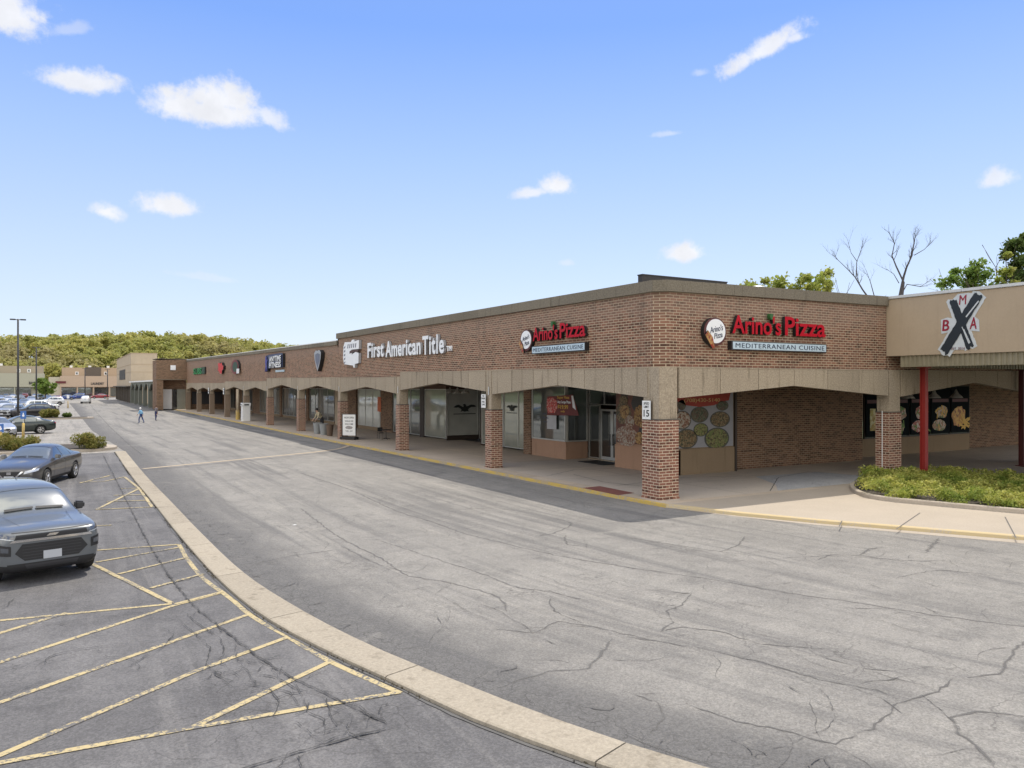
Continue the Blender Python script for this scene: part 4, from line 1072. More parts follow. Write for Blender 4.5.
# title company sign
yc = (29.61 + 16.9) / 2
root = empty('title_company_sign', (BX, yc, 6.3)); tag(root, 'white First American Title channel letters with a white emblem beside them', 'sign')
def W(u, z, d=0.): return wallmat('x', BX, u, z, d)
gsl = mat('letter_return', (.42, .43, .45), .4, .2, var=0)
tobj('channel_letters', text_me('First', 3.05, 1.02, .16, [M['whiteface'], gsl], .03, 0, 1.08), W(28.0, 6.38, .04), root)
tobj('channel_letters', text_me('American', 5.6, 1.02, .16, [M['whiteface'], gsl], .03, 0, 1.08), W(23.35, 6.32, .04), root)
tobj('channel_letters', text_me('Title', 2.9, 1.08, .16, [M['whiteface'], gsl], .026, 0, 1.16), W(18.85, 6.30, .04), root)
tobj('small_mark', text_me('TM', .6, .28, .08, [M['whiteface']], .02), W(16.95, 6.0, .04), root)
em = empty('emblem', (0, 0, 0)); em.parent = root
bpy.data.objects.remove(em)
em = flatpoly('emblem', [(-1.5, -.70), (.55, -.85), (.6, -.98), (.9, -1.0), (.95, -.75), (1.7, -.7), (1.75, .0), (1.1, .1), (.3, -.05), (.25, .3), (1.8, .28), (1.8, .92), (.9, .85), (.7, 1.0), (.3, .98), (.1, .85), (-1.3, .9), (-1.6, .6), (-1.7, -.2)], .2, [M['whiteface'], gsl], W(33.0, 6.28, .03), root)
b = MB(); mk = mat('grey_emblem_print', (.18, .18, .22), .5)
for k in range(5):
    flatpoly('emblem_stripe', [(-1.45, .55 - k * .28), (-1.15, .62 - k * .28), (-1.2, .48 - k * .28), (-1.5, .42 - k * .28)], .008, [mk], W(33.0, 6.28, .232), em)
flatpoly('emblem_notch', [(-.2, .02), (1.0, .12), (1.7, .1), (1.7, .24), (.2, .26), (-.15, .2)], .01, [mat('emblem_shadow', (.10, .06, .05), .7)], W(33.0, 6.28, .232), em)
for k in range(5): flatpoly('emblem_stripe', [(-.7 + k * .42, .42), (-.52 + k * .42, .42), (-.4 + k * .42, .72), (-.6 + k * .42, .7)], .008, [mk], W(33.0, 6.28, .232), em)
# shield
yc = 40.9; root = flatpoly('shield_sign', [(0, -.86), (.42, -.45), (.82, .1), (.95, .62), (.5, .84), (0, .78), (-.5, .84), (-.95, .62), (-.82, .1), (-.42, -.45)], .32, [mat('silver_shield_face', (.45, .46, .5), .35, .5, var=.3), M['black']], wallmat('x', BX, yc, 6.02, .02))
tag(root, 'silver grey shield shaped sign with black sides on the brick wall', 'sign')
sh = flatpoly('shield_field', [(0, -.6), (.55, .0), (.66, .5), (0, .6), (-.66, .5), (-.55, .0)], .01, [mat('shield_dark', (.13, .14, .2), .4, var=.4)], wallmat('x', BX, yc, 6.02, .341), root)
tobj('lettering', text_me('STEVE', 1.0, .2, .01, [M['whiteface']], .01), wallmat('x', BX, yc, 6.3, .352), root) if False else None
# fitness sign
y0, y1 = 52.3, 59.5; yc = (y0 + y1) / 2; root = empty('fitness_sign', (BX, yc, 6.2)); tag(root, 'dark blue sign with white block letters reading ANYTIME FITNESS', 'sign')
Wf = lambda du, z, d: wallmat('x', BX, yc - du, z, d)
bk = flatpoly('sign_cabinet', [(-3.3, -.55), (3.3, -.55), (3.3, .75), (2.6, .8), (-2.6, .8), (-3.3, .6)], .25, [mat('sign_navy', (.03, .045, .13), .4), M['black']], Wf(0, 6.28, .02), root)
flatpoly('running_figure', [(-.5, -.9), (-.15, -.4), (.1, -.9), (.35, -.8), (.15, -.1), (.5, .25), (.35, .4), (.05, .2), (.1, .55), (-.2, .75), (-.45, .5), (-.6, .1), (-.4, -.3), (-.7, -.8)], .3, [M['purple'], M['black']], Wf(-2.95, 6.3, .05), root)
tobj('lettering', text_me('ANYTIME', 4.7, .55, .1, [M['whiteface'], M['black']], .03), Wf(.7, 6.62, .27), root)
tobj('lettering', text_me('FITNESS', 4.7, .55, .1, [M['whiteface'], M['black']], .03), Wf(.7, 6.02, .27), root)
tobj('lettering', text_me('24-HOUR', 3.4, .2, .05, [M['whiteface']], .02), Wf(1.4, 5.35, .02), root) if False else None
flatpoly('tag_line', [(-1.7, -.1), (1.7, -.1), (1.7, .1), (-1.7, .1)], .06, [M['bluegrey']], Wf(1.4, 5.42, .02), root)
# green, red and dark oval signs
y0, y1 = 98.5, 110.5; yc = (y0 + y1) / 2; root = empty('green_sign', (BX, yc, 6.2)); tag(root, 'green channel letter sign, leftmost of the shop signs on the long brick wall', 'sign')
tobj('channel_letters', text_me('SUBS', 8.4, .95, .2, [M['green'], M['black']], .03), wallmat('x', BX, yc + 1.2, 6.22, .04), root)
flatpoly('sign_cabinet', [(-1.4, -.5), (1.4, -.5), (1.4, .5), (-1.4, .5)], .2, [mat('dark_green', (.015, .05, .02), .5), M['black']], wallmat('x', BX, 100.0, 6.24, .03), root)
root = flatpoly('red_sign', [(-2.2, -.3), (-1.2, -.35), (-.6, -.7), (.8, -.72), (1.0, -.3), (1.8, -.2), (2.0, .25), (1.2, .35), (.9, .7), (-.4, .6), (-.9, .75), (-2.1, .6), (-1.6, .1)], .3, [mat('bright_red_face', (.6, .02, .03), .4), M['black']], wallmat('x', BX, 85.0, 6.28, .02))
tag(root, 'small irregular bright red sign between the green and dark oval ones', 'sign')
root = flatpoly('oval_sign', ell(0, 0, 2.3, .85), .25, [mat('dark_red_face', (.16, .015, .015), .5), M['black']], wallmat('x', BX, 75.7, 6.25, .02)); tag(root, 'dark red and green oval sign with a small white corner piece', 'sign')
flatpoly('oval_center', ell(.2, 0, 1.5, .6), .02, [mat('dark_green2', (.02, .06, .03), .5)], wallmat('x', BX, 75.7, 6.25, .28), root)
flatpoly('white_panel', [(-.7, -.28), (.7, -.28), (.7, .28), (-.7, .28)], .05, [M['whiteface']], wallmat('x', BX, 73.7, 5.72, .28), root)

# big X mural sign on the canopy
P = 12.97; yc = -3.05; zc = 6.45
root = empty('mural_sign', (P, yc, zc)); tag(root, 'large black brushed X with crimson letters on the tan canopy', 'sign')
pale = mat('pale_outline', (.56, .60, .62), .5); inky = mat('ink_black', (.012, .02, .028), .5); cr_ = mat('crimson_paint', (.28, .008, .03), .5)
def S(px, py):   # sign-plane coordinates of a photographed point
    y, z = PX(px, py, P); return (-(y - yc), z - zc)
def zz(x, y): return S(930 + x / 8.53, 280 + y / 8.53)
WM = lambda d: wallmat('x', P, yc, zc, d)
def brush(pts, w, d, m, name, par, seed=1, th=.012):
    r_ = random.Random(seed); a, c_ = Vector(pts[0]), Vector(pts[-1]); t = (c_ - a).normalized(); q = Vector((-t.y, t.x)); n = 26; L, Rr = [], []
    for i in range(n + 1):
        p = a.lerp(c_, i / n); L.append(p + q * (w / 2 + r_.uniform(-.012, .012))); Rr.append(p - q * (w / 2 + r_.uniform(-.012, .012)))
    e1 = [c_ + q * w * (.3 - .2 * k) + t * r_.uniform(-.06, .1) for k in range(4)]; e0 = [a - q * w * (.3 - .2 * k) - t * r_.uniform(-.05, .1) for k in range(4)]
    poly = L + e1 + Rr[::-1] + e0
    return flatpoly(name, [tuple(p) for p in poly], th, [m], WM(d), par)
brush([zz(190, 165), zz(352, 585)], .50, .004, pale, 'outline', root, 1); brush([zz(425, 120), zz(120, 625)], .58, .008, pale, 'outline', root, 2)
flatpoly('outline', [zz(200, 160), zz(240, 120), zz(330, 110), zz(430, 120), zz(370, 300), zz(420, 340), zz(425, 440), zz(340, 430), zz(345, 590), zz(170, 600), zz(190, 440), zz(100, 460), zz(95, 340), zz(150, 320), zz(215, 330)], .01, [pale], WM(.012), root)
brush([zz(200, 180), zz(345, 572)], .29, .026, inky, 'brush_stroke', root, 3); brush([zz(418, 128), zz(125, 612)], .37, .040, inky, 'brush_stroke', root, 4)
flatpoly('brush_gap', [zz(418, 175), zz(424, 185), zz(318, 320), zz(310, 312)], .004, [pale], WM(.054), root)
flatpoly('brush_gap', [zz(276, 400), zz(283, 400), zz(345, 540), zz(336, 545)], .004, [pale], WM(.054), root); flatpoly('brush_gap', [zz(292, 420), zz(298, 420), zz(352, 535), zz(347, 540)], .004, [pale], WM(.054), root)
def lett(s, x0, x1, y0, y1, shear=0.1, m=None, bold=.04):
    a, c_ = zz(x0, y1), zz(x1, y0); w, h = c_[0] - a[0], c_[1] - a[1]
    tobj('painted_letter', text_me(s, w, h, .012, [m or cr_], bold, shear), WM(.03) @ Matrix.Translation(((a[0] + c_[0]) / 2, (a[1] + c_[1]) / 2, 0)), root)
lett('M', 252, 316, 125, 212, .1, None, .0); lett('B', 108, 168, 338, 436, .1, None, .015); lett('A', 342, 402, 316, 420, .1, None, .01); lett('EST. 2014', 185, 300, 572, 596, 0, mat('grey_print', (.2, .1, .12), .6), .0)

# small signs
def plate_sign(name, label, y, z, w, h, lines, P=-.06, d=.01):
    root = flatpoly(name, [(-w / 2, -h / 2), (w / 2, -h / 2), (w / 2, h / 2), (-w / 2, h / 2)], .012, [M['white'], M['dkgrey']], wallmat('x', P, y, z, d)); tag(root, label, 'sign')
    for s, lw, lh, dz in lines: tobj('lettering', text_me(s, lw, lh, .003, [M['black']], .02), wallmat('x', P, y, z + dz, d + .013), root)
    return root
plate_sign('speed_limit_sign', 'white SPEED LIMIT 15 sign fixed to the corner pier head', .62, 3.14, .46, .66, [('SPEED', .3, .085, .23), ('LIMIT', .28, .085, .11), ('15', .3, .24, -.12)], P=-.03)
plate_sign('fire_lane_sign', 'white fire lane sign on the second pier from the corner', 12.75, 3.25, .46, .66, [('NO', .2, .09, .25), ('PARKING', .38, .09, .13), ('FIRE', .26, .09, -.04), ('LANE', .28, .09, -.17)], P=-.10)
for i, y in enumerate((YP[6], YP[7])):
    plate_sign('fire_lane_sign', 'small white sign on the far arcade pier, ' + ('right of the glass shop' if i == 0 else 'beside the end of the arcade'), y + .3, 3.3, .8, .8, [('NO', .3, .15, .2), ('PARKING', .6, .12, -.1)], P=-.10)
# posters
def px2(axis, P, x, y):
    return PX(x, y, P) if axis == 'x' else PY(x, y, P)
root = empty('food_poster', (7.6, 5.28, 2.5)); tag(root, 'grey food poster with dishes under a red phone number strip', 'poster')
P = 5.33
b = MB(); b.wbox('y', P, 5.75, 9.12, 1.2, 4.2, 0, .02); b.v = [(x - 7.6, y - 5.28, z - 2.5) for x, y, z in b.v]; sheetp = b.build('poster_sheet', mat('poster_grey', (.30, .30, .32), .6, spec=.2), root)
b = MB(); b.wprism('y', P, [PY(670 + x_ / 10.97, 385 + y_ / 10.97, P) for x_, y_ in [(60, 170), (170, 222), (320, 240), (480, 222), (560, 182), (640, 168)]] + [(9.1, 4.19), (5.76, 4.19)], .021, .03); b.v = [(x - 7.6, y - 5.28, z - 2.5) for x, y, z in b.v]
b.build('header_strip', mat('poster_red', (.30, .03, .015), .5), root)
tobj('lettering', text_me('(708)430-5140', 2.2, .22, .004, [mat('poster_gold', (.5, .32, .12), .5)], .01), wallmat('y', P, *PY(670 + 350 / 10.97, 385 + 172 / 10.97, P), .031), root)
foods = [foodmat('salad_dish', (.035, .05, .02), (.11, .11, .06), (.10, .05, .03), 16), foodmat('stew_dish', (.14, .08, .03), (.24, .17, .08), (.05, .05, .02), 16), foodmat('green_dish', (.13, .17, .04), (.22, .20, .07), (.07, .05, .02), 18), foodmat('fried_dish', (.34, .18, .05), (.42, .26, .09), (.16, .07, .02), 12), foodmat('shrimp_dish', (.36, .25, .19), (.20, .08, .04), (.42, .38, .31), 16)]
def zp(x, y): return PY(670 + x / 10.97, 385 + y / 10.97, P)
dish_rim = mat('dish_rim', (.06, .06, .05), .4)
for (x, y, rx, rz, k) in [(320, 325, 95, 85, 0), (545, 375, 105, 85, 1), (570, 225, 65, 55, 0), (335, 490, 78, 72, 2), (130, 385, 95, 100, 4), (180, 590, 115, 105, 1), (510, 585, 130, 115, 2), (125, 215, 45, 60, 0)]:
    u, z = zp(x, y); u1, _ = zp(x + rx, y); _, z1 = zp(x, y - rz); b = MB(); b.disc('y', P, u, z, (u1 - u) * 1.04, (z1 - z) * 1.04, .021, .025); b.disc('y', P, u, z, (u1 - u) * .92, (z1 - z) * .92, .025, .03, mi=1, wob=.06)
    b.v = [(vx - 7.6, vy - 5.28, vz - 2.5) for vx, vy, vz in b.v]; b.build('dish_picture', [dish_rim, foods[k]], root)
root = empty('food_poster', (5.58, 7.6, 2.5)); tag(root, 'dark red food poster between the entrance door and the corner pier', 'poster')
P = 5.62
b = MB(); b.wbox('x', P, 5.45, 9.6, 1.22, 4.2, 0, .02); b.v = [(x - 5.58, y - 7.6, z - 2.5) for x, y, z in b.v]; b.build('poster_sheet', foodmat('poster_dark', (.12, .035, .02), (.17, .055, .03), (.04, .035, .03), 2.2), root)
def zq(x, y): return PX(570 + x / 6.4, 360 + y / 6.4, P)
for (x, y, rx, rz, k) in [(345, 340, 48, 72, 1), (352, 330, 30, 48, 3), (385, 395, 30, 40, 4), (365, 487, 70, 66, 4), (455, 360, 45, 70, 3), (345, 258, 28, 30, 1), (445, 500, 25, 40, 3)]:
    u, z = zq(x, y); u1, _ = zq(x + rx, y); _, z1 = zq(x, y - rz); b = MB(); b.disc('x', P, u, z, abs(u1 - u), z1 - z, .021, .024 + .002 * len(root.children), mi=0, wob=.14)
    b.v = [(vx - 5.58, vy - 7.6, vz - 2.5) for vx, vy, vz in b.v]; b.build('dish_picture', foods[k], root)
# dark window posters at the side
root = empty('food_poster', (26.6, 6.8, 2.5)); tag(root, 'row of dark window posters with fries and sandwiches behind the red post', 'poster'); P = 6.79
tq = mat('teal_strip', (.02, .10, .09), .5); dkp = mat('poster_black', (.012, .015, .017), .9, spec=.05)
bright = [foodmat('beer_picture', (.55, .45, .10), (.70, .62, .30), (.45, .30, .05), 6), foodmat('gyro_picture', (.40, .20, .10), (.60, .45, .35), (.12, .20, .05), 7), foodmat('plate_picture', (.62, .45, .38), (.45, .12, .08), (.70, .62, .52), 7), foodmat('wings_picture', (.60, .26, .04), (.70, .40, .08), (.35, .10, .02), 6), mat('fries_print', (.72, .45, .10), .6, var=.2, vscale=8), mat('greens_print', (.16, .26, .06), .6, var=.4, vscale=9)]
for a in range(5):
    u0 = XW0 + .06 + a * XWP; b = MB(); b.wbox('y', P, u0, u0 + XWP - .14, 1.1, 3.95, 0, .015); b.wbox('y', P, u0 + .1, u0 + XWP - .3, 3.0, 3.2, .016, .02, 1); b.v = [(x - 26.6, y - 6.8, z - 2.5) for x, y, z in b.v]; b.build('poster_sheet', [dkp, mat('maroon_strip', (.10, .02, .025), .5)], root)
    b = MB()
    if a == 0: b.wbox('y', P, u0 + .35, u0 + .85, 1.45, 2.7, .016, .024)
    elif a == 4:
        b.disc('y', P, u0 + .8, 2.1, .72, .66, .016, .022, wob=.25, n=22)
    else: b.disc('y', P, u0 + 1.05, 2.4, .62, .38, .016, .022, wob=.28, n=18); b.disc('y', P, u0 + .8, 1.6, .68, .34, .016, .022, wob=.2, n=18)
    b.v = [(vx - 26.6, vy - 6.8, vz - 2.5) for vx, vy, vz in b.v]; b.build('dish_picture', [bright[0], bright[1], bright[2], bright[1], bright[3]][a], root)
    b = MB(); rr_ = random.Random(a)
    for q in range(16 if a == 4 else 9):
        cx_, cz_ = u0 + (1.35 if a == 4 else rr_.uniform(.5, 1.5)) + rr_.uniform(-.3, .35), (1.75 if a == 4 else rr_.choice((1.6, 2.4))) + rr_.uniform(-.3, .25); an = rr_.uniform(-1, .6) if a == 4 else rr_.uniform(-1.5, 1.5); l_ = .36 if a == 4 else .2; dx, dz = math.cos(an) * l_, math.sin(an) * l_; nx_, nz_ = -math.sin(an) * .045, math.cos(an) * .045
        z_ = .024 + q * .0008; b.wprism('y', P, [(cx_ - dx - nx_, cz_ - dz - nz_), (cx_ + dx - nx_, cz_ + dz - nz_), (cx_ + dx + nx_, cz_ + dz + nz_), (cx_ - dx + nx_, cz_ - dz + nz_)], z_, z_ + .004)
    b.v = [(vx - 26.6, vy - 6.8, vz - 2.5) for vx, vy, vz in b.v]; b.build('garnish', [bright[4], bright[5], bright[5], bright[4], bright[4]][a], root)['kind'] = 'stuff'
# banner hung outside the vitrine, paper below it
P = 5.45
def zb(x, y): return PX(520 + x / 6.98, 370 + y / 6.98, P)
def sp(poly, P=P): return [(-(u - 15.6), z - 3.1) for u, z in [zb(*p) for p in poly]]
root = flatpoly('banner', sp([(190, 185), (370, 172), (412, 318), (190, 315)]), .012, [mat('banner_maroon', (.16, .02, .015), .5, var=.5, vscale=5)], wallmat('x', P, 15.6, 3.1, 0)); tag(root, 'dark red and orange pizza banner hanging in front of the restaurant window', 'banner')
flatpoly('pizza_picture', [(x, y) for x, y in sp([(190, 200), (225, 188), (258, 215), (262, 260), (245, 300), (200, 300), (188, 260)])], .004, [foodmat('banner_pizza', (.6, .06, .05), (.7, .35, .3), (.5, .02, .02), 12)], wallmat('x', P, 15.6, 3.1, .013), root)
flatpoly('folded_corner', sp([(360, 180), (372, 178), (392, 280), (370, 262)]), .006, [M['whiteface']], wallmat('x', P, 15.6, 3.1, .014), root)
def bt(s, x0, x1, y0, y1, m):
    (a, c_), (d_, e_) = sp([(x0, y1), (x1, y0)]); tobj('lettering', text_me(s, d_ - a, e_ - c_, .004, [m], .03), wallmat('x', P, 15.6, 3.1, .014) @ Matrix.Translation(((a + d_) / 2, (c_ + e_) / 2, 0)), root)
gold = mat('gold_print', (.7, .42, .06), .5); bt('Super Pizza', 262, 345, 182, 205, gold); bt('Any Large Pizza', 262, 355, 215, 236, M['whiteface']); bt('$19.99', 265, 338, 245, 275, gold); bt('only', 285, 315, 282, 298, gold)
P2 = 5.53
root = flatpoly('paper_notice', [(-(u - 15.9), z - 2.2) for u, z in [PX(520 + x / 6.98, 370 + y / 6.98, P2) for x, y in [(188, 315), (254, 318), (254, 415), (188, 410)]]], .004, [mat('notice_paper', (.5, .5, .52), .6)], wallmat('x', P2, 15.9, 2.2, 0)); tag(root, 'white paper notice taped inside the restaurant window under the banner', 'notice')
for k, (s, w_, h_) in enumerate([('NOW', .5, .12), ('HIRING', .62, .12), ('apply', .45, .1)]):
    tobj('lettering', text_me(s, w_, h_, .002, [M['navy']], .02), wallmat('x', P2, 15.9, 2.2, .006) @ Matrix.Translation((-.02, .22 - k * .22, 0)), root)
# eagle decals on the title office glass: dark spread wing emblem
eg = mat('dark_decal', (.03, .035, .03), .6)
def eagle(name, label, mw, s):
    w = [(.02, -.24), (.16, -.20), (.30, -.22), (.24, -.10), (.34, .0), (.50, .06), (.70, .05), (.86, .10), (.66, .20), (.44, .22), (.26, .14), (.14, .10), (.10, .20), (.02, .27), (-.08, .25), (-.14, .19), (-.06, .16), (-.10, .06), (-.24, .13), (-.42, .22), (-.62, .18), (-.80, .05), (-.62, .03), (-.46, .05), (-.30, -.03), (-.22, -.12), (-.30, -.24), (-.14, -.19)]
    o = flatpoly(name, [(x * s, y * s) for x, y in w], .004, [eg], mw); tag(o, label, 'decal'); flatpoly('caption_line', [(-.8 * s, -.40 * s), (.8 * s, -.40 * s), (.8 * s, -.35 * s), (-.8 * s, -.35 * s)], .003, [eg], mw, o); return o
eagle('window_decal', 'dark spread eagle emblem on the frosted entrance return window', wallmat('y', 30.45, 7.75, 2.35, .025), 1.15)
o = bpy.data.objects[-1] if False else None
eagle('window_decal', 'small dark eagle emblem on the window between the second pier and the brick pilaster', wallmat('x', FX, 21.0, 2.6, .025), .8)

# mat
b = MB(); b.box(-.65, .65, -1.1, 1.1, 0, .018); b.box(-.6, .6, -1.05, 1.05, .018, .024)
t = b.build('door_mat', M['black'], loc=(6.1, 11.6, .012)); tag(t, 'black door mat in front of the restaurant entrance', 'mat')

# hanging lamps
def pendant(x, y, ztop, label, group, size=1.):
    root = empty('pendant_lamp', (x, y, ztop)); tag(root, label, 'lamp', group)
    b = MB(); b.tube([(0, 0, .24), (0, 0, -.22 * size)], .012, 6); b.build('stem', M['dkgrey'], root)
    b = MB(); b.lathe([(.03, -.18), (.06, -.26), (.10, -.34), (.2, -.44), (.24, -.50), (.23, -.50), (.19, -.44), (.08, -.34), (.02, -.28)], n=20)
    b.v = [(vx * size, vy * size, vz * size) for vx, vy, vz in b.v]; b.build('shade', mat('aged_glass_shade', (.32, .30, .26), .4), root, smooth=True)
for k, px in enumerate((450, 457.5, 465.5)):
    y, z = PX(px, 390, 3.6); pendant(3.6, y, 4.10, 'bell shaped hanging lamp before the title office, ' + ['leftmost of three', 'middle of three', 'right one of three'][k], 'arcade lamps by the title office', 1.15)
for k, px in enumerate((908, 934, 956)):
    x, z = PY(px, 390, 3.2); pendant(x, 3.2, 4.05, 'bell shaped hanging lamp in front of the dark window posters, ' + ['left one', 'middle one', 'right one'][k], 'lamps before the dark posters', 1.4)
# conduit and bracket blobs on pier two: outdoor loudspeaker horns

# ================================================================== things on the sidewalk
# white tall bin box
def at_root(name, loc, label, cat, group=None, rz=0):
    return tag(empty(name, loc, rz), label, cat, group)
t = at_root('donation_box', (.05, PX(245.7, 420, .05)[0], 0), 'tall white box with a hooded slot on the sidewalk beside the yellow footed pole', 'box')
b = MB(); b.prism([(-.42, -.45), (.42, -.45), (.42, .45), (-.42, .45)], 0, 1.70); b.build('body', M['white'], t, bevel=.02)
b = MB(); b.wprism('y', -.0, [(-.52, 1.71), (.46, 1.71), (.46, 2.05), (-.44, 2.05)], -.50, .50); b.build('hood', M['white'], t)
b = MB(); b.box(-.54, -.50, -.3, .3, 1.78, 1.92); b.box(-.25, .25, -.53, -.51, 1.78, 1.92); b.build('slot', M['dkgrey'], t)
t = at_root('sign_pole', (-.1, PX(237.8, 420, -.1)[0], 0), 'tall tan pole with a yellow painted foot beside the white box', 'pole')
b = MB(); b.tube([(0, 0, 1.1), (0, 0, 3.6)], .16, 12); b.build('shaft', M['tan2'], t, smooth=True)
b = MB(); b.tube([(0, 0, 0), (0, 0, 1.1)], .24, 12); b.build('yellow_foot', M['kerbyellow'], t)
# planters by the third pier
def planter(x, y, label, m, r=.3, h=.95):
    t = at_root('planter', (x, y, .012), label, 'planter', 'planters beside the pier')
    b = MB(); b.lathe([(0, 0), (r * .7, 0), (r, h * .96), (r * 1.06, h * .96), (r * 1.06, h), (r * .9, h), (r * .86, h * .86), (0, h * .86)], n=20); b.build('pot', m, t, smooth=False)
    b = MB(); b.lathe([(0, h * .87), (r * .85, h * .87)], n=16); b.build('soil', M['soil'], t); return t
potg = mat('grey_pot', (.26, .27, .27), .6); potb = mat('brown_pot', (.12, .08, .055), .7)
for (px, py, m, l, r) in [(317.5, 437, potg, 'tall grey planter at the feet of the person in the tan jacket, left one', .36), (323.8, 438.2, potg, 'tall grey planter between another grey one and the brown one', .36), (329.8, 438.4, potb, 'tall brown planter touching the brick pier', .3)]:
    x, y = G(px, py, 0); x = .35; y2, _ = PX(px, py, x); planter(x, y2, l, m, r, .92)
y, _ = PX(329.8, 438, .35)
# easel board
y0_, _ = PX(341, 438, .45); y1_, _ = PX(357, 438, 0.45)
yc_ = (y0_ + y1_) / 2; t = at_root('sidewalk_sign', (.45, yc_ - .1, .012), 'white sandwich board sign on a black wheeled base beside the brick pier', 'sign', rz=R(42))
b = MB(); b.box(-.03, .03, -.53, .53, .3, 1.85); b.build('board', M['white'], t)
b = MB(); 
for y in (-.58, .55): b.box(-.045, .045, y, y + .04, .1, 1.9)
b.box(-.045, .045, -.58, .59, 1.86, 1.9); b.build('frame', M['dkgrey'], t)
b = MB(); b.box(-.3, .3, -.62, .62, .06, .2)
for x in (-.25, .25):
    for y in (-.55, .55): b.lathe([(0, -.03), (.07, -.03), (.07, .03), (0, .03)], (x, y, .07), 10, 'y')
b.build('base', M['black'], t, bevel=.01)
for k, (s, w_, h_, z) in enumerate([('NOW OPEN', .8, .14, 1.62), ('WALK INS', .7, .12, 1.36), ('WELCOME', .7, .12, 1.14), ('TUES - SAT', .6, .10, .62)]):
    me = text_me(s, w_, h_, .003, [M['dkgrey']], .01); tobj('lettering', me, t.matrix_basis @ wallmat('x', -.032, 0, z), t)
b = MB(); b.disc('x', -.032, 0, .88, .3, .12, 0, .003, wob=.2); b.build('picture', mat('grey_sketch', (.3, .28, .27), .6, var=.5, vscale=12), t)
# bench
y, _ = PX(302, 420, 4.6); t = at_root('bench', (4.6, y, .012), 'small pale bench against the storefront far along the arcade', 'bench')
b = MB(); b.box(-.22, .22, -.7, .7, .44, .5); b.build('seat', M['tan2'], t)
for yy in (-.55, .55): b = MB(); b.box(-.2, .2, yy - .05, yy + .05, 0, .44); b.build('leg', M['tan2'], t)
# cafe table with a chair
y, _ = PX(386, 431, 2.8); t = at_root('cafe_table', (2.8, y, .012), 'black round cafe table under the arcade left of the second pier', 'table')
b = MB(); b.lathe([(0, .70), (.42, .70), (.42, .73), (0, .73)], n=24); b.build('tabletop', M['black'], t)
b = MB(); b.tube([(0, 0, .03), (0, 0, .7)], .03, 8)
for k in range(4): a = k * math.pi / 2; b.tube([(0, 0, .12), (math.cos(a) * .34, math.sin(a) * .34, .015)], .02, 6)
b.build('pedestal', M['black'], t)
t = at_root('cafe_chair', (2.75, y + .95, .012), 'black metal chair beside the round cafe table', 'chair', rz=R(90))
b = MB(); b.box(-.2, .2, -.2, .2, .43, .46); b.build('seat', M['black'], t)
b = MB(); b.box(.17, .2, -.2, .2, .55, .85); b.tube([(.19, -.19, .44), (.19, -.19, .86)], .013, 6); b.tube([(.19, .19, .44), (.19, .19, .86)], .013, 6); b.build('backrest', M['black'], t)
for sx in (-1, 1):
    for sy in (-1, 1): b = MB(); b.tube([(sx * .17, sy * .17, .44), (sx * .22, sy * .2, 0)], .013, 6); b.build('leg', M['black'], t)
# orange notice in the window left of pier two
y, z = PX(379.5, 404, FX - .02)
t = flatpoly('window_notice', [(-.45, -.6), (.45, -.65), (.4, .65), (-.42, .7)], .006, [mat('orange_notice', (.55, .12, .03), .5, var=.4, vscale=4)], wallmat('x', FX - .01, y, z - .05, .03)); tag(t, 'orange notice on the glass above the cafe table', 'notice')
# hydrant-ish spout on pier left out; litter on the road
b = MB(); b.box(-.05, .05, -.03, .03, 0, .012); x, y = G(80 + 868 / 4.044, 430 + 385 / 4.044); t = b.build('litter', M['white'], loc=(x, y, LOT + .004), rz=.4); tag(t, 'scrap of white litter lying in the middle of the drive', 'litter')

# ================================================================== people
def person(name, label, loc, rz, joints, radii, edges, cl, scale=1.0, extras=None):
    """one continuous body grown along a skeleton; clothing shells as children"""
    root = empty(name, loc, rz); tag(root, label, 'person')
    me = bpy.data.meshes.new('body'); me.from_pydata([tuple(Vector(j) * scale) for j in joints], edges, [])
    o = bpy.data.objects.new('body', me); col.objects.link(o)
    md = o.modifiers.new('s', 'SKIN'); 
    for i, r in enumerate(radii): me.skin_vertices[0].data[i].radius = (r * scale, r * scale * (1.0))
    me.skin_vertices[0].data[0].use_root = True
    sb = o.modifiers.new('u', 'SUBSURF'); sb.levels = 2; sb.render_levels = 2
    bpy.context.view_layer.update()
    m2 = bpy.data.meshes.new_from_object(o.evaluated_get(bpy.context.evaluated_depsgraph_get())); bpy.data.objects.remove(o)
    m2.materials.clear()
    for m in cl: m2.materials.append(m)     # shirt, trousers, skin, shoes
    jn = [Vector(j) * scale for j in joints]
    for p in m2.polygons:
        c = p.center; best = min(range(len(jn)), key=lambda i: (jn[i] - c).length - radii[i] * scale * .5); p.material_index = extras[best]; p.use_smooth = True
    o = bpy.data.objects.new('body', m2); col.objects.link(o); o.parent = root; return root
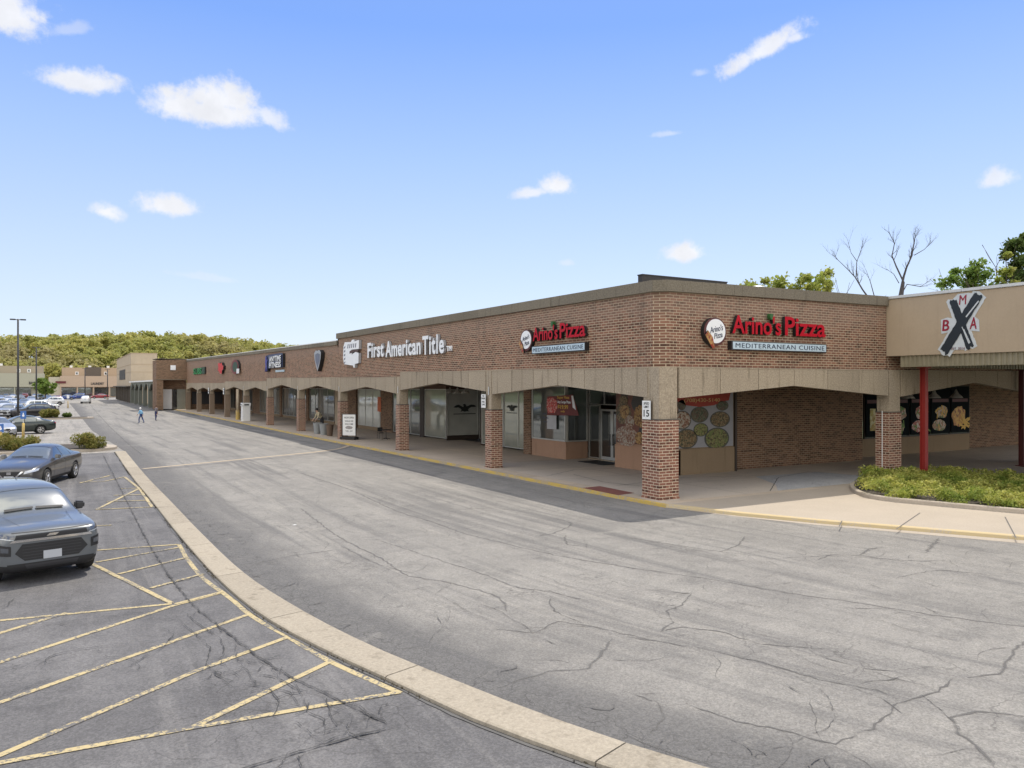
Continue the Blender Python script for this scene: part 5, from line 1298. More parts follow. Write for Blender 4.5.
def human(name, label, loc, rz, pose, cl, haircol, scale=1.0, hat=None):
    # x forward, z up. joints: pelvis, spine, chest, neck, head..., arms, legs
    P = pose
    lean = P.get('lean', .03); ch = Vector((lean * .9, 0, 1.38 - abs(lean) * .35)) if not P.get('bend') else Vector((.30, 0, 1.26))
    pel = Vector((0, 0, .95)); sp = pel.lerp(ch, .5); nk = ch + Vector((lean * .25 + (.10 if P.get('bend') else 0), 0, .12)); hd = nk + Vector((.03 + (.07 if P.get('bend') else 0), 0, .13)); top = hd + Vector((.01, 0, .11))
    J = [pel, sp, ch, nk, hd, top]; Rr = [.145, .135, .155, .055, .088, .075]; E = [(0, 1), (1, 2), (2, 3), (3, 4), (4, 5)]; X = [1, 0, 0, 2, 2, 2]
    for s, (el, ha) in zip((1, -1), P['arms']):
        sh = ch + Vector((0, s * .185, .03)); e = sh + Vector(el); h = e + Vector(ha)
        i = len(J); J += [sh, e, h, h + (Vector(ha).normalized() * .10)]; Rr += [.062, .046, .032, .034]; E += [(2, i), (i, i + 1), (i + 1, i + 2), (i + 2, i + 3)]; X += [0, 0, 2, 2]
    for s, (kn, an) in zip((1, -1), P['legs']):
        hp = pel + Vector((0, s * .095, -.06)); k = hp + Vector(kn); a = k + Vector(an); i = len(J)
        J += [hp, k, a, a + Vector((.17, s * .02, -.03))]; Rr += [.098, .066, .045, .040]; E += [(0, i), (i, i + 1), (i + 1, i + 2), (i + 2, i + 3)]; X += [1, 1, 1, 3]
    mz = min(j.z - r for j, r in zip(J, Rr)); J = [j - Vector((0, 0, mz + .008)) for j in J]
    root = person(name, label, loc, rz, J, Rr, E, cl, scale, X)
    hd = J[4] * scale; b = MB(); b.lathe([(0.0, .135), (.05, .125), (.085, .085), (.10, .03), (.098, -.02), (.07, -.06), (.0, -.06)], n=14); b.v = [((x * scale) + hd.x - .018, y * scale * .9 + hd.y, z * scale + hd.z + .01) for x, y, z in b.v]
    b.build('hair' if not hat else 'cap', haircol, root, smooth=True)
    b = MB(); b.lathe([(.0, .03), (.012, .015), (.018, 0), (.0, -.008)], n=6); b.v = [(x * scale + hd.x + .088, y * scale + hd.y, z * scale + hd.z - .01) for x, y, z in b.v]; b.build('nose', M['skin'], root)
    return root
sk = M['skin']; shoe = mat('dark_shoe', (.03, .03, .03), .6)
x, y = G(141, 423.3)
human('person', 'person in a light blue shirt, blue trousers and white cap striding across the drive', (x, y, LOT + .008), R(150), dict(lean=.05, arms=[((.10, .06, -.28), (.16, 0, -.20)), ((-.12, -.06, -.27), (-.02, 0, -.26))], legs=[((.16, .03, -.40), (-.02, 0, -.42)), ((-.12, -.03, -.41), (-.17, 0, -.37))]),
      [cloth('light_blue_shirt', (.20, .42, .62)), cloth('blue_trousers', (.03, .06, .17)), sk, shoe], M['whiteface'], 1.0, hat=True)
x, y = G(156, 420.8)
human('person', 'person in a grey vest and dark blue trousers walking nearer the shops', (x, y, LOT + .008), R(35), dict(lean=.03, arms=[((.18, .08, -.22), (.22, .0, .10)), ((-.06, -.05, -.29), (.06, 0, -.25))], legs=[((.05, .02, -.42), (.0, 0, -.43)), ((-.06, -.02, -.42), (-.10, 0, -.41))]),
      [cloth('grey_vest', (.16, .14, .15)), cloth('navy_trousers', (.02, .03, .10)), sk, shoe], mat('brown_hair', (.08, .04, .02), .8), 1.02)
y, _ = PX(322, 434, .95)
human('person', 'person in a tan jacket and black trousers leaning over the grey planters', (.95, y, .012), R(190), dict(lean=.32, arms=[((.10, .05, -.26), (.16, -.03, -.20)), ((.06, -.06, -.27), (.18, .02, -.18))], legs=[((.02, .03, -.43), (-.02, 0, -.43)), ((-.03, -.03, -.43), (-.03, 0, -.43))]),
      [cloth('tan_jacket', (.42, .36, .24)), cloth('black_trousers', (.015, .015, .018)), sk, shoe], M['hair'], 1.27)

# ================================================================== cars
def interp(tab, x):
    for (a, va), (b_, vb) in zip(tab[:-1], tab[1:]):
        if x <= b_: return va + (vb - va) * (x - a) / (b_ - a)
    return tab[-1][1]
SPEC = {
 # s = metres behind the nose : half width, sill z, shoulder z, top z, half width of top
 'suv': dict(L=4.45, W=.915, st=[(0, .72, .40, .84, .92, .60), (.06, .83, .27, .93, 1.0, .72), (.24, .90, .22, .99, 1.05, .80), (.80, .915, .21, 1.02, 1.10, .82), (1.22, .915, .21, 1.05, 1.135, .82), (1.50, .915, .21, 1.06, 1.38, .745), (1.84, .915, .21, 1.07, 1.62, .685), (2.35, .915, .21, 1.08, 1.685, .67), (3.2, .915, .21, 1.09, 1.68, .66), (3.8, .91, .22, 1.10, 1.65, .65), (4.12, .90, .26, 1.10, 1.56, .63), (4.33, .88, .34, 1.06, 1.18, .70), (4.45, .80, .44, .94, 1.0, .66)],
   wheels=(.84, 3.50), wr=.355, side=[[(1.44, 1.14), (2.28, 1.14), (2.28, 1.56), (2.02, 1.55)], [(2.36, 1.14), (3.18, 1.15), (3.18, 1.555), (2.36, 1.56)], [(3.26, 1.16), (3.95, 1.19), (3.72, 1.50), (3.26, 1.55)]],
   ws=(1.25, 1.84, .79, .66), rw=(4.06, 4.30)),
 'sedan': dict(L=4.88, W=.915, st=[(0, .62, .36, .58, .64, .48), (.10, .76, .24, .66, .74, .6), (.4, .87, .20, .76, .83, .70), (1.0, .91, .19, .85, .93, .76), (1.35, .915, .19, .88, .98, .78), (1.75, .915, .19, .91, 1.20, .68), (2.2, .915, .19, .92, 1.40, .60), (2.7, .915, .19, .93, 1.46, .58), (3.3, .915, .19, .94, 1.43, .57), (3.8, .91, .20, .95, 1.27, .58), (4.2, .90, .22, .96, 1.08, .66), (4.55, .88, .26, .95, 1.04, .70), (4.80, .82, .34, .88, .98, .66), (4.88, .72, .44, .74, .82, .6)],
   wheels=(.96, 3.76), wr=.325, side=[[(1.72, .98), (2.62, .985), (2.62, 1.36), (2.28, 1.34)], [(2.70, .985), (3.45, 1.0), (3.45, 1.32), (2.70, 1.36)], [(3.52, 1.01), (3.98, 1.06), (3.75, 1.20), (3.52, 1.29)]],
   ws=(1.40, 2.18, .74, .58), rw=(3.42, 4.16)),
}
def body_mesh(sp, sub=2):
    st = sp['st']; L = sp['L']; bm = bmesh.new(); rings = []
    for (s, w, zb, zs, zt, tw) in st:
        cab = zt - zs > .18
        zm = zb + (zs - zb) * .55
        if cab:
            z1 = zs + .05; pts = [(0, zb - .02), (w * .80, zb - .02), (w * .96, zb + .05), (w, zm), (w * .985, zs - .06), (w * .93, z1), (tw + .03, zt - .10), (tw - .08, zt - .01), (tw * .5, zt + .02), (0, zt + .03)]
        else:
            pts = [(0, zb - .02), (w * .80, zb - .02), (w * .96, zb + .05), (w, zm), (w * .985, zs - .05), (w * .92, zs + (zt - zs) * .45), (tw + .02, zt - .01), (tw * .75, zt + .005), (tw * .4, zt + .02), (0, zt + .028)]
        full = [(y, z) for y, z in pts] + [(-y, z) for y, z in pts[-2:0:-1]]
        rings.append([bm.verts.new((L / 2 - s, y, z)) for y, z in full])
    n = len(rings[0])
    for a, b_ in zip(rings[:-1], rings[1:]):
        for k in range(n): bm.faces.new([a[k], a[(k + 1) % n], b_[(k + 1) % n], b_[k]])
    # nose and tail closed with a grid of quads between left and right halves
    for ring in (rings[0], rings[-1]):
        h = 9
        for k in range(h):
            a, b_ = ring[k], ring[k + 1]; c_, d_ = ring[(n - k - 1) % n], ring[(n - k) % n]
            vs = []
            for v in (a, b_, c_, d_):
                if v not in vs: vs.append(v)
            if len(vs) >= 3:
                try: bm.faces.new(vs)
                except ValueError: pass
    bmesh.ops.recalc_face_normals(bm, faces=bm.faces)
    me = bpy.data.meshes.new('b'); bm.to_mesh(me); bm.free()
    o = bpy.data.objects.new('b', me); col.objects.link(o)
    m = o.modifiers.new('s', 'SUBSURF'); m.levels = sub; m.render_levels = sub
    b = MB()
    for s in sp['wheels']:
        for sg in (-1, 1): b.lathe([(0, -.22), (sp['wr'] + .055, -.22), (sp['wr'] + .055, .22), (0, .22)], (L / 2 - s, sg * .86, sp['wr'] + .01), 32, 'y')
    c = b.build('cut', M['trim'])
    bo_ = o.modifiers.new('b', 'BOOLEAN'); bo_.object = c; bo_.operation = 'DIFFERENCE'; bo_.solver = 'EXACT'
    bpy.context.view_layer.update()
    m2 = bpy.data.meshes.new_from_object(o.evaluated_get(bpy.context.evaluated_depsgraph_get()))
    bpy.data.objects.remove(o); bpy.data.objects.remove(c); return m2
def convex_inside(pt, poly):
    s = None
    for a, b_ in zip(poly, poly[1:] + poly[:1]):
        cr = (b_[0] - a[0]) * (pt[1] - a[1]) - (b_[1] - a[1]) * (pt[0] - a[0])
        if abs(cr) < 1e-9: continue
        if s is None: s = cr > 0
        elif (cr > 0) != s: return False
    return True
def build_car(name, kind, paint, detail=1, look=None):
    sp = SPEC[kind]; L = sp['L']; root = empty(name)
    me = body_mesh(sp, 2 if detail else 1); bm = bmesh.new(); bm.from_mesh(me)
    def cutp(sel, co, no):
        fs = [f for f in bm.faces if sel(f.calc_center_median())]
        ge = fs + list({e for f in fs for e in f.edges}) + list({v for f in fs for v in f.verts}); bmesh.ops.bisect_plane(bm, geom=ge, plane_co=co, plane_no=no, dist=1e-5)
    for poly in sp['side']:
        P_ = [(L / 2 - s, z) for s, z in poly]; xs = [p[0] for p in P_]; zs = [p[1] for p in P_]
        for a, b_ in zip(P_, P_[1:] + P_[:1]):
            nx, nz = (b_[1] - a[1]), -(b_[0] - a[0]); cutp(lambda c: min(xs) - .25 < c.x < max(xs) + .25 and min(zs) - .25 < c.z < max(zs) + .2 and abs(c.y) > .45, (a[0], 0, a[1]), (nx, 0, nz))
    s0, s1, w0, w1 = sp['ws']
    for (sa, sb_, wa, wb) in ((s0, s1, w0, w1), (sp['rw'][1], sp['rw'][0], .66, .55)):
        lo, hi = sorted((L / 2 - sa, L / 2 - sb_)); selw = lambda c: lo - .2 < c.x < hi + .2 and c.z > .9
        cutp(selw, (L / 2 - sa, 0, 0), (1, 0, 0)); cutp(selw, (L / 2 - sb_, 0, 0), (1, 0, 0))
        for sg in (-1, 1):
            dx, dy = (sa - sb_), (wb - wa) * sg; cutp(lambda c: selw(c) and c.y * sg > 0, (L / 2 - sa, sg * wa, 0), (-dy, dx, 0))
    low = .40 if kind == 'suv' else .24
    cutp(lambda c: c.z < low + .2, (0, 0, low), (0, 0, 1))
    groups = {'windshield': [], 'rear_window': [], 'side_window': []}
    for f in bm.faces:
        c = f.calc_center_median(); 
        if f.normal.z < -.1: continue
        s = L / 2 - c.x; done = False
        if abs(c.y) > .45:
            for poly in sp['side']:
                if abs(f.normal.y) > .4 and convex_inside((s, c.z), poly): groups['side_window'].append(f); done = True; break
        if done: continue
        if s0 < s < s1 and abs(c.y) < w0 + (w1 - w0) * (s - s0) / (s1 - s0) and c.z > .9: groups['windshield'].append(f)
        elif sp['rw'][0] < s < sp['rw'][1] and abs(c.y) < .55 + .11 * (s - sp['rw'][0]) / (sp['rw'][1] - sp['rw'][0]) and c.z > (sp['st'][-3][4]): groups['rear_window'].append(f)
    gl = {'windshield': M['cglass_w'], 'rear_window': M['cglass'], 'side_window': M['cglass']}
    parts = {}
    for nm, fs in [(k_, v_) for k_, v_ in groups.items() if k_ != 'side_window'] + [('side_window', [f for f in groups['side_window'] if f.calc_center_median().y > 0]), ('side_window', [f for f in groups['side_window'] if f.calc_center_median().y < 0])]:
        b = MB()
        for f in fs: b.add([v.co - f.normal * .006 for v in f.verts], [tuple(range(len(f.verts)))])
        if not b.v: continue
        m3 = bpy.data.meshes.new(nm); m3.from_pydata(b.v, [], b.f); t_ = bmesh.new(); t_.from_mesh(m3); bmesh.ops.remove_doubles(t_, verts=t_.verts, dist=.004); t_.to_mesh(m3); t_.free()
        m3.materials.append(gl[nm]); m3.polygons.foreach_set('use_smooth', [True] * len(m3.polygons))
        o = bpy.data.objects.new(nm, m3); col.objects.link(o); o.parent = root
    allg = [f for fs in groups.values() for f in fs]; bvh = BVHTree.FromBMesh(bm)
    bmesh.ops.delete(bm, geom=allg, context='FACES')
    me2 = bpy.data.meshes.new('body'); bm.to_mesh(me2); bm.free(); me2.materials.clear(); me2.materials.append(paint); me2.materials.append(M['trim'])
    for p in me2.polygons:
        p.use_smooth = True; c = p.center
        inwheel = any((c - Vector((L / 2 - s, c.y, sp['wr'] + .01))).length < sp['wr'] + .058 for s in sp['wheels'])
        if c.z < low or inwheel: p.material_index = 1
    o = bpy.data.objects.new('body', me2); col.objects.link(o); o.parent = root
    # dark cabin floor so glass gaps read dark
    b = MB(); b.box(-L / 2 + .9, L / 2 - 1.2, -.7, .7, .35, .95 if kind == 'suv' else .85); b.build('interior', M['trim'], root)
    # conforming patches
    def patch(nm, quad, m, face='front', nu=8, nv=4, off=.006, parent=root, th=.0):
        b = MB(); vs = []
        for i in range(nu + 1):
            for j in range(nv + 1):
                u, v = i / nu, j / nv
                a = [quad[0][q] * (1 - u) + quad[1][q] * u for q in (0, 1)]; c_ = [quad[3][q] * (1 - u) + quad[2][q] * u for q in (0, 1)]
                p = [a[q] * (1 - v) + c_[q] * v for q in (0, 1)]
                if face == 'front': org, d = Vector((5, p[0], p[1])), Vector((-1, 0, 0))
                elif face == 'rear': org, d = Vector((-5, p[0], p[1])), Vector((1, 0, 0))
                elif face == 'left': org, d = Vector((L / 2 - p[0], 5, p[1])), Vector((0, -1, 0))
                elif face == 'right': org, d = Vector((L / 2 - p[0], -5, p[1])), Vector((0, 1, 0))
                else: org, d = Vector((L / 2 - p[0], p[1], 5)), Vector((0, 0, -1))
                h = bvh.ray_cast(org, d)
                if h[0] is None: return None
                nn = h[1] if h[1].dot(d) < 0 else -h[1]
                vs.append(h[0] + nn * off)
        b.v = [tuple(v) for v in vs]
        for i in range(nu):
            for j in range(nv): k = i * (nv + 1) + j; b.f.append([k, k + nv + 1, k + nv + 2, k + 1]); b.mi.append(0)
        m3 = bpy.data.meshes.new(nm); m3.from_pydata(b.v, [], b.f); m3.materials.append(m); m3.polygons.foreach_set('use_smooth', [True] * len(m3.polygons))
        o = bpy.data.objects.new(nm, m3); col.objects.link(o); o.parent = parent; return o
    if kind == 'suv':
        patch('grille', [(-.62, .875), (.62, .875), (.60, .955), (-.60, .955)], M['trim'], nu=12)
        patch('grille_bar', [(-.70, .825), (.70, .825), (.66, .868), (-.66, .868)], M['chrome'], off=.018, nu=12)
        patch('lower_grille', [(-.46, .47), (.46, .47), (.62, .62), (-.62, .62)], M['trim'], nu=12); patch('lower_grille', [(-.62, .62), (.62, .62), (.50, .785), (-.50, .785)], M['trim'], nu=12)
        for k in range(5): patch('grille_slat', [(-.50, .51 + k * .055), (.50, .51 + k * .055), (.50, .52 + k * .055), (-.50, .52 + k * .055)], M['dkgrey'], off=.013)
        patch('emblem', [(-.11, .895), (.05, .895), (.11, .94), (-.05, .94)], M['chrome'], off=.022)
        patch('bumper_trim', [(-.70, .30), (.70, .30), (.74, .425), (-.74, .425)], M['trim'], nu=14)
        patch('skid_plate', [(-.42, .32), (.42, .32), (.46, .40), (-.46, .40)], M['dkgrey'], off=.012)
        for sg in (-1, 1):
            patch('headlight', [(sg * .64, .885), (sg * .87, .93), (sg * .885, .985), (sg * .63, .955)], M['lampdk'], off=.010)
            patch('running_light', [(sg * .64, .868), (sg * .86, .912), (sg * .865, .926), (sg * .64, .882)], M['lamp'], off=.016)
            hl = patch('fog_light', [(sg * .68, .58), (sg * .86, .60), (sg * .86, .80), (sg * .68, .76)], M['trim'], off=.010)
            patch('fog_lens', [(sg * .72, .65), (sg * .82, .66), (sg * .82, .75), (sg * .72, .73)], M['lampdk'], off=.018, parent=hl)
        patch('hood_seam', [(-.66, 1.0 - .012), (.66, 1.0 - .012), (.66, 1.0), (-.66, 1.0)], M['trim'], off=.004, nu=12)
        pz = .47
    else:
        patch('grille', [(-.30, .40), (.30, .40), (.42, .66), (-.42, .66)], M['trim'])
        patch('lower_grille', [(-.60, .27), (.60, .27), (.5, .37), (-.5, .37)], M['trim'])
        for sg in (-1, 1):
            patch('grille_chrome', [(sg * .14, .42), (sg * .20, .42), (sg * .46, .66), (sg * .38, .66)], M['chrome'], off=.014)
            patch('headlight', [(sg * .46, .57), (sg * .82, .66), (sg * .82, .74), (sg * .5, .67)], M['lamp'], off=.008)
            patch('fog_light', [(sg * .62, .36), (sg * .74, .37), (sg * .74, .43), (sg * .62, .42)], M['lampdk'], off=.01)
        b = MB(); 
        patch('emblem', [(-.07, .56), (.07, .56), (.07, .65), (-.07, .65)], M['chrome'], off=.022)
        pz = .36
    b = MB(); x0 = bvh.ray_cast(Vector((5, 0, pz + .06)), Vector((-1, 0, 0)))[0].x; b.box(x0 - .01, x0 + .022, -.155, .155, pz, pz + .15); b.build('licence_plate', M['plate'], root)
    zt = sp['st'][-2][3]
    for sg in (-1, 1): patch('tail_light', [(sg * .52, zt - .10), (sg * .78, zt - .08), (sg * .80, zt + .04), (sg * .56, zt + .02)], M['tail'], 'rear', off=.008)
    b = MB(); x0 = bvh.ray_cast(Vector((-5, 0, zt - .1)), Vector((1, 0, 0)))[0].x; b.box(x0 - .02, x0 + .01, -.155, .155, zt - .16, zt - .01); b.build('licence_plate', M['plate'], root)
    if detail:
        sd = sp['side']; zb_ = sd[0][0][1] - .05
        for face in ('left', 'right'):
            for s in (sd[0][1][0] + .04, sd[1][1][0] + .12, sd[0][0][0] - .12):
                patch('door_seam', [(s, .32), (s + .012, .32), (s + .012, zb_), (s, zb_)], M['trim'], face, 1, 8, .002)
            patch('sill_trim', [(sp['wheels'][0] + .45, .24), (sp['wheels'][1] - .45, .24), (sp['wheels'][1] - .45, .33), (sp['wheels'][0] + .45, .33)], M['trim'], face, 8, 2, .004)
            for s in (sd[0][1][0] - .25, sd[1][1][0] - .12):
                patch('door_handle', [(s, zb_ - .10), (s + .17, zb_ - .10), (s + .17, zb_ - .065), (s, zb_ - .065)], M['chrome'], face, 3, 1, .025)
        for s in (1.0,):
            for sg in (-1, 1): patch('hood_crease', [(.35, sg * .45), (.35, sg * .456), (s + .15, sg * .56), (s + .15, sg * .554)], M['dkgrey'], 'top', 8, 1, .001)
        w_ = sp['ws']; 
        for sg in (1, -1):
            o = patch('wiper', [(w_[0] + .04, -.55 * (sg < 0) + .05), (w_[0] + .10, -.55 * (sg < 0) + .05), (w_[0] + .10, .55 * (sg > 0)), (w_[0] + .05, .55 * (sg > 0))], M['trim'], 'top', 6, 1, .02)
    # mirrors
    s_m, zm = sp['side'][0][0]
    for sg in (-1, 1):
        xm = L / 2 - s_m - .10; b = MB()
        b.add([(xm + .06, sg * .84, zm - .01), (xm + .08, sg * 1.0, zm), (xm + .06, sg * 1.02, zm + .13), (xm + .04, sg * .84, zm + .15),
               (xm - .08, sg * .83, zm - .02), (xm - .07, sg * 1.03, zm - .01), (xm - .07, sg * 1.05, zm + .14), (xm - .08, sg * .84, zm + .17)],
              [(0, 1, 2, 3), (4, 7, 6, 5), (0, 4, 5, 1), (1, 5, 6, 2), (2, 6, 7, 3), (3, 7, 4, 0)])
        b.build('mirror', M['trim'] if kind == 'suv' else paint, root, bevel=.03)
    # wheels
    r = sp['wr']
    for s in sp['wheels']:
        for sg in (-1, 1):
            c = (L / 2 - s, sg * .80, r)
            b = MB(); b.lathe([(r * .66, -.10), (r * .95, -.11), (r, -.08), (r, .08), (r * .95, .11), (r * .66, .10)], c, 32, 'y'); wv = b.build('wheel', M['tyre'], root, smooth=True)
            b = MB(); b.lathe([(0, -.0), (r * .68, -.0)], (c[0], c[1] + sg * .02, c[2]), 24, 'y', 1); b.lathe([(r * .66, -.01), (r * .69, .02), (r * .62, .02), (r * .60, -.01)], (c[0], c[1] + sg * .085, c[2]), 24, 'y'); b.lathe([(0, .02), (r * .16, .02), (r * .16, -.03)], (c[0], c[1] + sg * .08, c[2]), 12, 'y')
            for k in range(5):
                for dd in (-.11, .11):
                    a = k * 2 * math.pi / 5 + dd; b.tube([(c[0] + math.cos(a) * r * .12, c[1] + sg * .085, c[2] + math.sin(a) * r * .12), (c[0] + math.cos(a + dd * .3) * r * .63, c[1] + sg * .08, c[2] + math.sin(a + dd * .3) * r * .63)], .022, 5)
            b.build('rim', [M['rim'], M['trim']], wv)
    return root
def carpaint(n, c, metal=.35, rough=.28): return mat(n, c, rough, metal, var=.03, coat=.9, spec=.5)
CS = 1.08
paint_suv = carpaint('grey_blue_paint', (.125, .138, .152), .2, .3); paint_sed = carpaint('charcoal_paint', (.085, .083, .082), .4)
suv = build_car('parked_suv', 'suv', paint_suv); tag(suv, 'grey blue SUV parked nose out at the left edge of the picture, nearest vehicle', 'car')
suv['label'] = 'large grey blue SUV facing the viewer, the nearest vehicle in the parking lot'
hd = Vector((.27, -.96, 0)).normalized(); nose = Vector((-18.13, -1.72, -.125)); c = nose - hd * (SPEC['suv']['L'] / 2 * 1.10)
suv.location = c; suv.scale = (1.10,) * 3; suv.rotation_euler.z = math.atan2(hd.y, hd.x)
sed = build_car('parked_sedan', 'sedan', paint_sed); tag(sed, 'charcoal sedan parked right behind the large grey blue SUV', 'car')
fw_, rw_ = Vector((-18.52, 16.2, 0)), Vector((-17.52, 19.05, 0)); hd = (fw_ - rw_).normalized(); left = Vector((-hd.y, hd.x, 0))
# visible flank is the car's left side seen from the front
sp = SPEC['sedan']; mid = (fw_ + rw_) / 2 - left * (.86 * CS); ctr = mid - hd * ((sp['L'] / 2 - (sp['wheels'][0] + sp['wheels'][1]) / 2) * CS) * 1
sed.location = (ctr.x, ctr.y, -.125); sed.scale = (1.11,) * 3; sed.rotation_euler.z = math.atan2(hd.y, hd.x)
# far vehicles
proto = {'suv': build_car('parked_suv', 'suv', paint_suv, 0), 'sedan': build_car('parked_sedan', 'sedan', paint_sed, 0)}
colors = dict(white=(.70, .71, .72), silver=(.42, .44, .47), green=(.018, .03, .027), blue=(.02, .06, .25), red=(.28, .02, .03), black=(.02, .02, .025), grey=(.16, .17, .18), maroon=(.12, .02, .03), lightblue=(.38, .45, .58))
pm = {k: carpaint(k + '_car_paint', v) for k, v in colors.items()}
used = {'suv': False, 'sedan': False}
def place(kind, colr, x, y, head, label, group='cars parked in the far lot'):
    if used[kind]: o = copy_tree(proto[kind])
    else: o = proto[kind]; used[kind] = True
    for ch in o.children:
        if ch.name.split('.')[0] == 'body' or (ch.name.split('.')[0] == 'mirror' and kind == 'sedan'):
            ch.material_slots[0].link = 'OBJECT'; ch.material_slots[0].material = pm[colr]
    o.location = (x, y, -.128); o.scale = (CS,) * 3; o.rotation_euler.z = R(head); tag(o, label, 'car', group); return o
fars = [('sedan', 'green', (19, 434.5), 190, 'nearly black green sedan parked side on behind the yellow post'),
        ('sedan', 'silver', (-4, 437), 285, 'silver blue sedan with bright grille at the left picture edge beyond the bushes'),
        ('suv', 'black', (33, 418), 190, 'dark van like SUV parked beyond the dark green sedan'),
        ('suv', 'silver', (10, 418), 250, 'silver SUV left of the dark van like one'),
        ('suv', 'white', (41.5, 411.5), 8, 'white SUV parked side on just right of the tall lamp pole'),
        ('sedan', 'white', (3, 409.5), 285, 'white car at the left edge one row behind the silver SUV'),
        ('sedan', 'white', (14, 406), 290, 'white sedan near the tall lamp pole'),
        ('sedan', 'grey', (24, 407), 280, 'grey sedan right against the tall lamp pole'),
        ('suv', 'white', (51, 405.5), 195, 'white SUV behind the side on white one'),
        ('suv', 'maroon', (56.5, 403), 100, 'dark maroon SUV at the end of its row'),
        ('suv', 'blue', (77, 399.5), 185, 'bright blue SUV before the far shops'),
        ('sedan', 'blue', (66, 400), 180, 'low blue car left of the bright blue SUV'),
        ('suv', 'white', (86, 403.5), 85, 'white SUV driving away towards the far shops'),
        ('sedan', 'red', (100, 398.6), 180, 'red sedan before the far shops'),
        ('sedan', 'silver', (31, 403), 280, 'silver sedan two rows behind the white SUV'),
        ('sedan', 'white', (8, 402.5), 280, 'white sedan far left in the third row'),
        ('suv', 'grey', (20, 402.2), 280, 'grey SUV in the third row behind the tall lamp pole'),
        ('sedan', 'lightblue', (0, 401), 280, 'pale blue sedan at the left edge in the third row'),
        ('suv', 'silver', (40, 401), 280, 'silver SUV in the third row under the small tree'),
        ('sedan', 'black', (48, 400.3), 280, 'black sedan in the third row right of the small tree'),
        ('sedan', 'white', (13, 399.3), 90, 'white sedan in the last row before the far shops'),
        ('suv', 'maroon', (25, 399), 90, 'maroon SUV in the last row before the far shops'),
        ('sedan', 'silver', (35, 398.6), 90, 'silver sedan in the last row before the far shops'),
        ('sedan', 'grey', (6, 398.6), 90, 'grey sedan in the last row at far left')]
for kind, colr, (px, py), h_, lab in fars:
    x, y = G(px, py); place(kind, colr, x, y + 1.0, h_, lab)

# ================================================================== lot furniture
def lamp_post(px, base_y, top_y, label, arms=True, r=.11):
    x, y = G(px, base_y); w = (H - LOT) * F / (base_y - Y0); zt = H + (Y0 - top_y) * w / F
    t = at_root('lamp_post', (x, y, LOT), label, 'lamp post', 'parking lot lamp posts'); h = zt - LOT
    b = MB(); b.tube([(0, 0, .7), (0, 0, h)], [r, r * .75], 10); b.build('pole', M['dkgrey'], t, smooth=True)
    b = MB(); b.lathe([(0, 0), (.3, 0), (.3, .7), (0, .7)], n=16); b.build('base', M['kerb'], t)
    for s in ((-1,) if not arms else (-1, 1)):
        b = MB(); b.tube([(0, 0, h - .1), (s * .2, -.05, h - .06)], .04, 6); a = b.build('arm', M['dkgrey'], t)
        b = MB(); b.box(s * .2, s * .72, -.22, .22, h - .12, h); b.build('lamp_head', M['dkgrey'], a, bevel=.02)
    return t
lamp_post(18, 425, 319, 'tall dark lamp pole with twin flat heads near the left edge, nearest one')
lamp_post(36.3, 408, 347, 'second lamp pole right of the nearest tall one', r=.14)
lamp_post(85, 400.5, 368, 'thin lamp pole before the far shops, above the bright blue SUV', r=.15)
lamp_post(107.5, 399.5, 369, 'thin lamp pole at the right end of the far shops', r=.15)
def sign_bollard(px, base_y, top_y, label, face):
    x, y = G(px, base_y); w = (H - LOT) * F / (base_y - Y0); h = (base_y - top_y) * w / F
    t = at_root('sign_bollard', (x, y, LOT), label, 'sign post', 'sign posts with yellow feet')
    b = MB(); b.tube([(0, 0, 0), (0, 0, h * .52)], .10, 12); b.lathe([(.10, h * .52), (.07, h * .52 + .05), (0, h * .52 + .07)], n=12); b.build('yellow_foot', M['kerbyellow'], t, smooth=True)
    b = MB(); b.tube([(0, 0, h * .5), (0, 0, h)], .03, 8); b.build('pole', M['metal'], t)
    b = MB(); b.box(-.2, .2, -.05, -.035, h - .62, h); s_ = b.build('sign_plate', face, t)
    b = MB(); b.disc('y', -.05, 0, h - .36, .08, .1, .001, .006, n=14); b.box(-.03, .03, -.058, -.051, h - .28, h - .14); b.build('symbol', M['whiteface'], s_)
blue = mat('blue_sign_face', (.04, .14, .42), .4)
sign_bollard(23.3, 437.5, 411, 'yellow footed post with blue parking sign before the dark green sedan', blue)
sign_bollard(.6, 441, 424, 'yellow footed post cut by the left picture edge', blue)
sign_bollard(68, 408, 395, 'yellow footed post with a white sign in the far drive', M['whiteface'])
sign_bollard(50, 412.5, 399, 'yellow green footed post right of the side on white SUV', M['whiteface'])
# islands
def island(name, pts, m=M['kerb']):
    ps = [tuple(p) for p in smoothline(pts + [pts[0]], .8)][:-1]
    b = MB(); b.prism(ps, -.2, .03); k = tag(b.build('island_kerb', m), kind='structure')
    cx = sum(p[0] for p in ps) / len(ps); cy = sum(p[1] for p in ps) / len(ps); q = [(cx + (x - cx) * .93, cy + (y - cy) * .86) for x, y in ps]
    b = MB(); b.prism(q, .0, .05); tag(b.build('island_soil', M['soil']), kind='structure')
island('island', [(-30, 34.6), (-24, 34.4), (-18.1, 34.4), (-15.9, 34.3), (-15.0, 35.4), (-14.9, 37.5), (-16.2, 39.5), (-18.5, 40.2), (-24, 40.5), (-30, 40)])
shrub('shrub', 'olive green shrub on the island end, right of the charcoal sedan', (*G(87.5, 451), .04), .98, 1.0, 4200, M['leaf_s'], 'shrubs on the near island', (.05, .10))
shrub('shrub', 'low green shrub at the left edge beside the yellow post', (*G(24, 452), .04), .85, .85, 2800, M['leaf_s'], 'shrubs on the near island', (.05, .10))
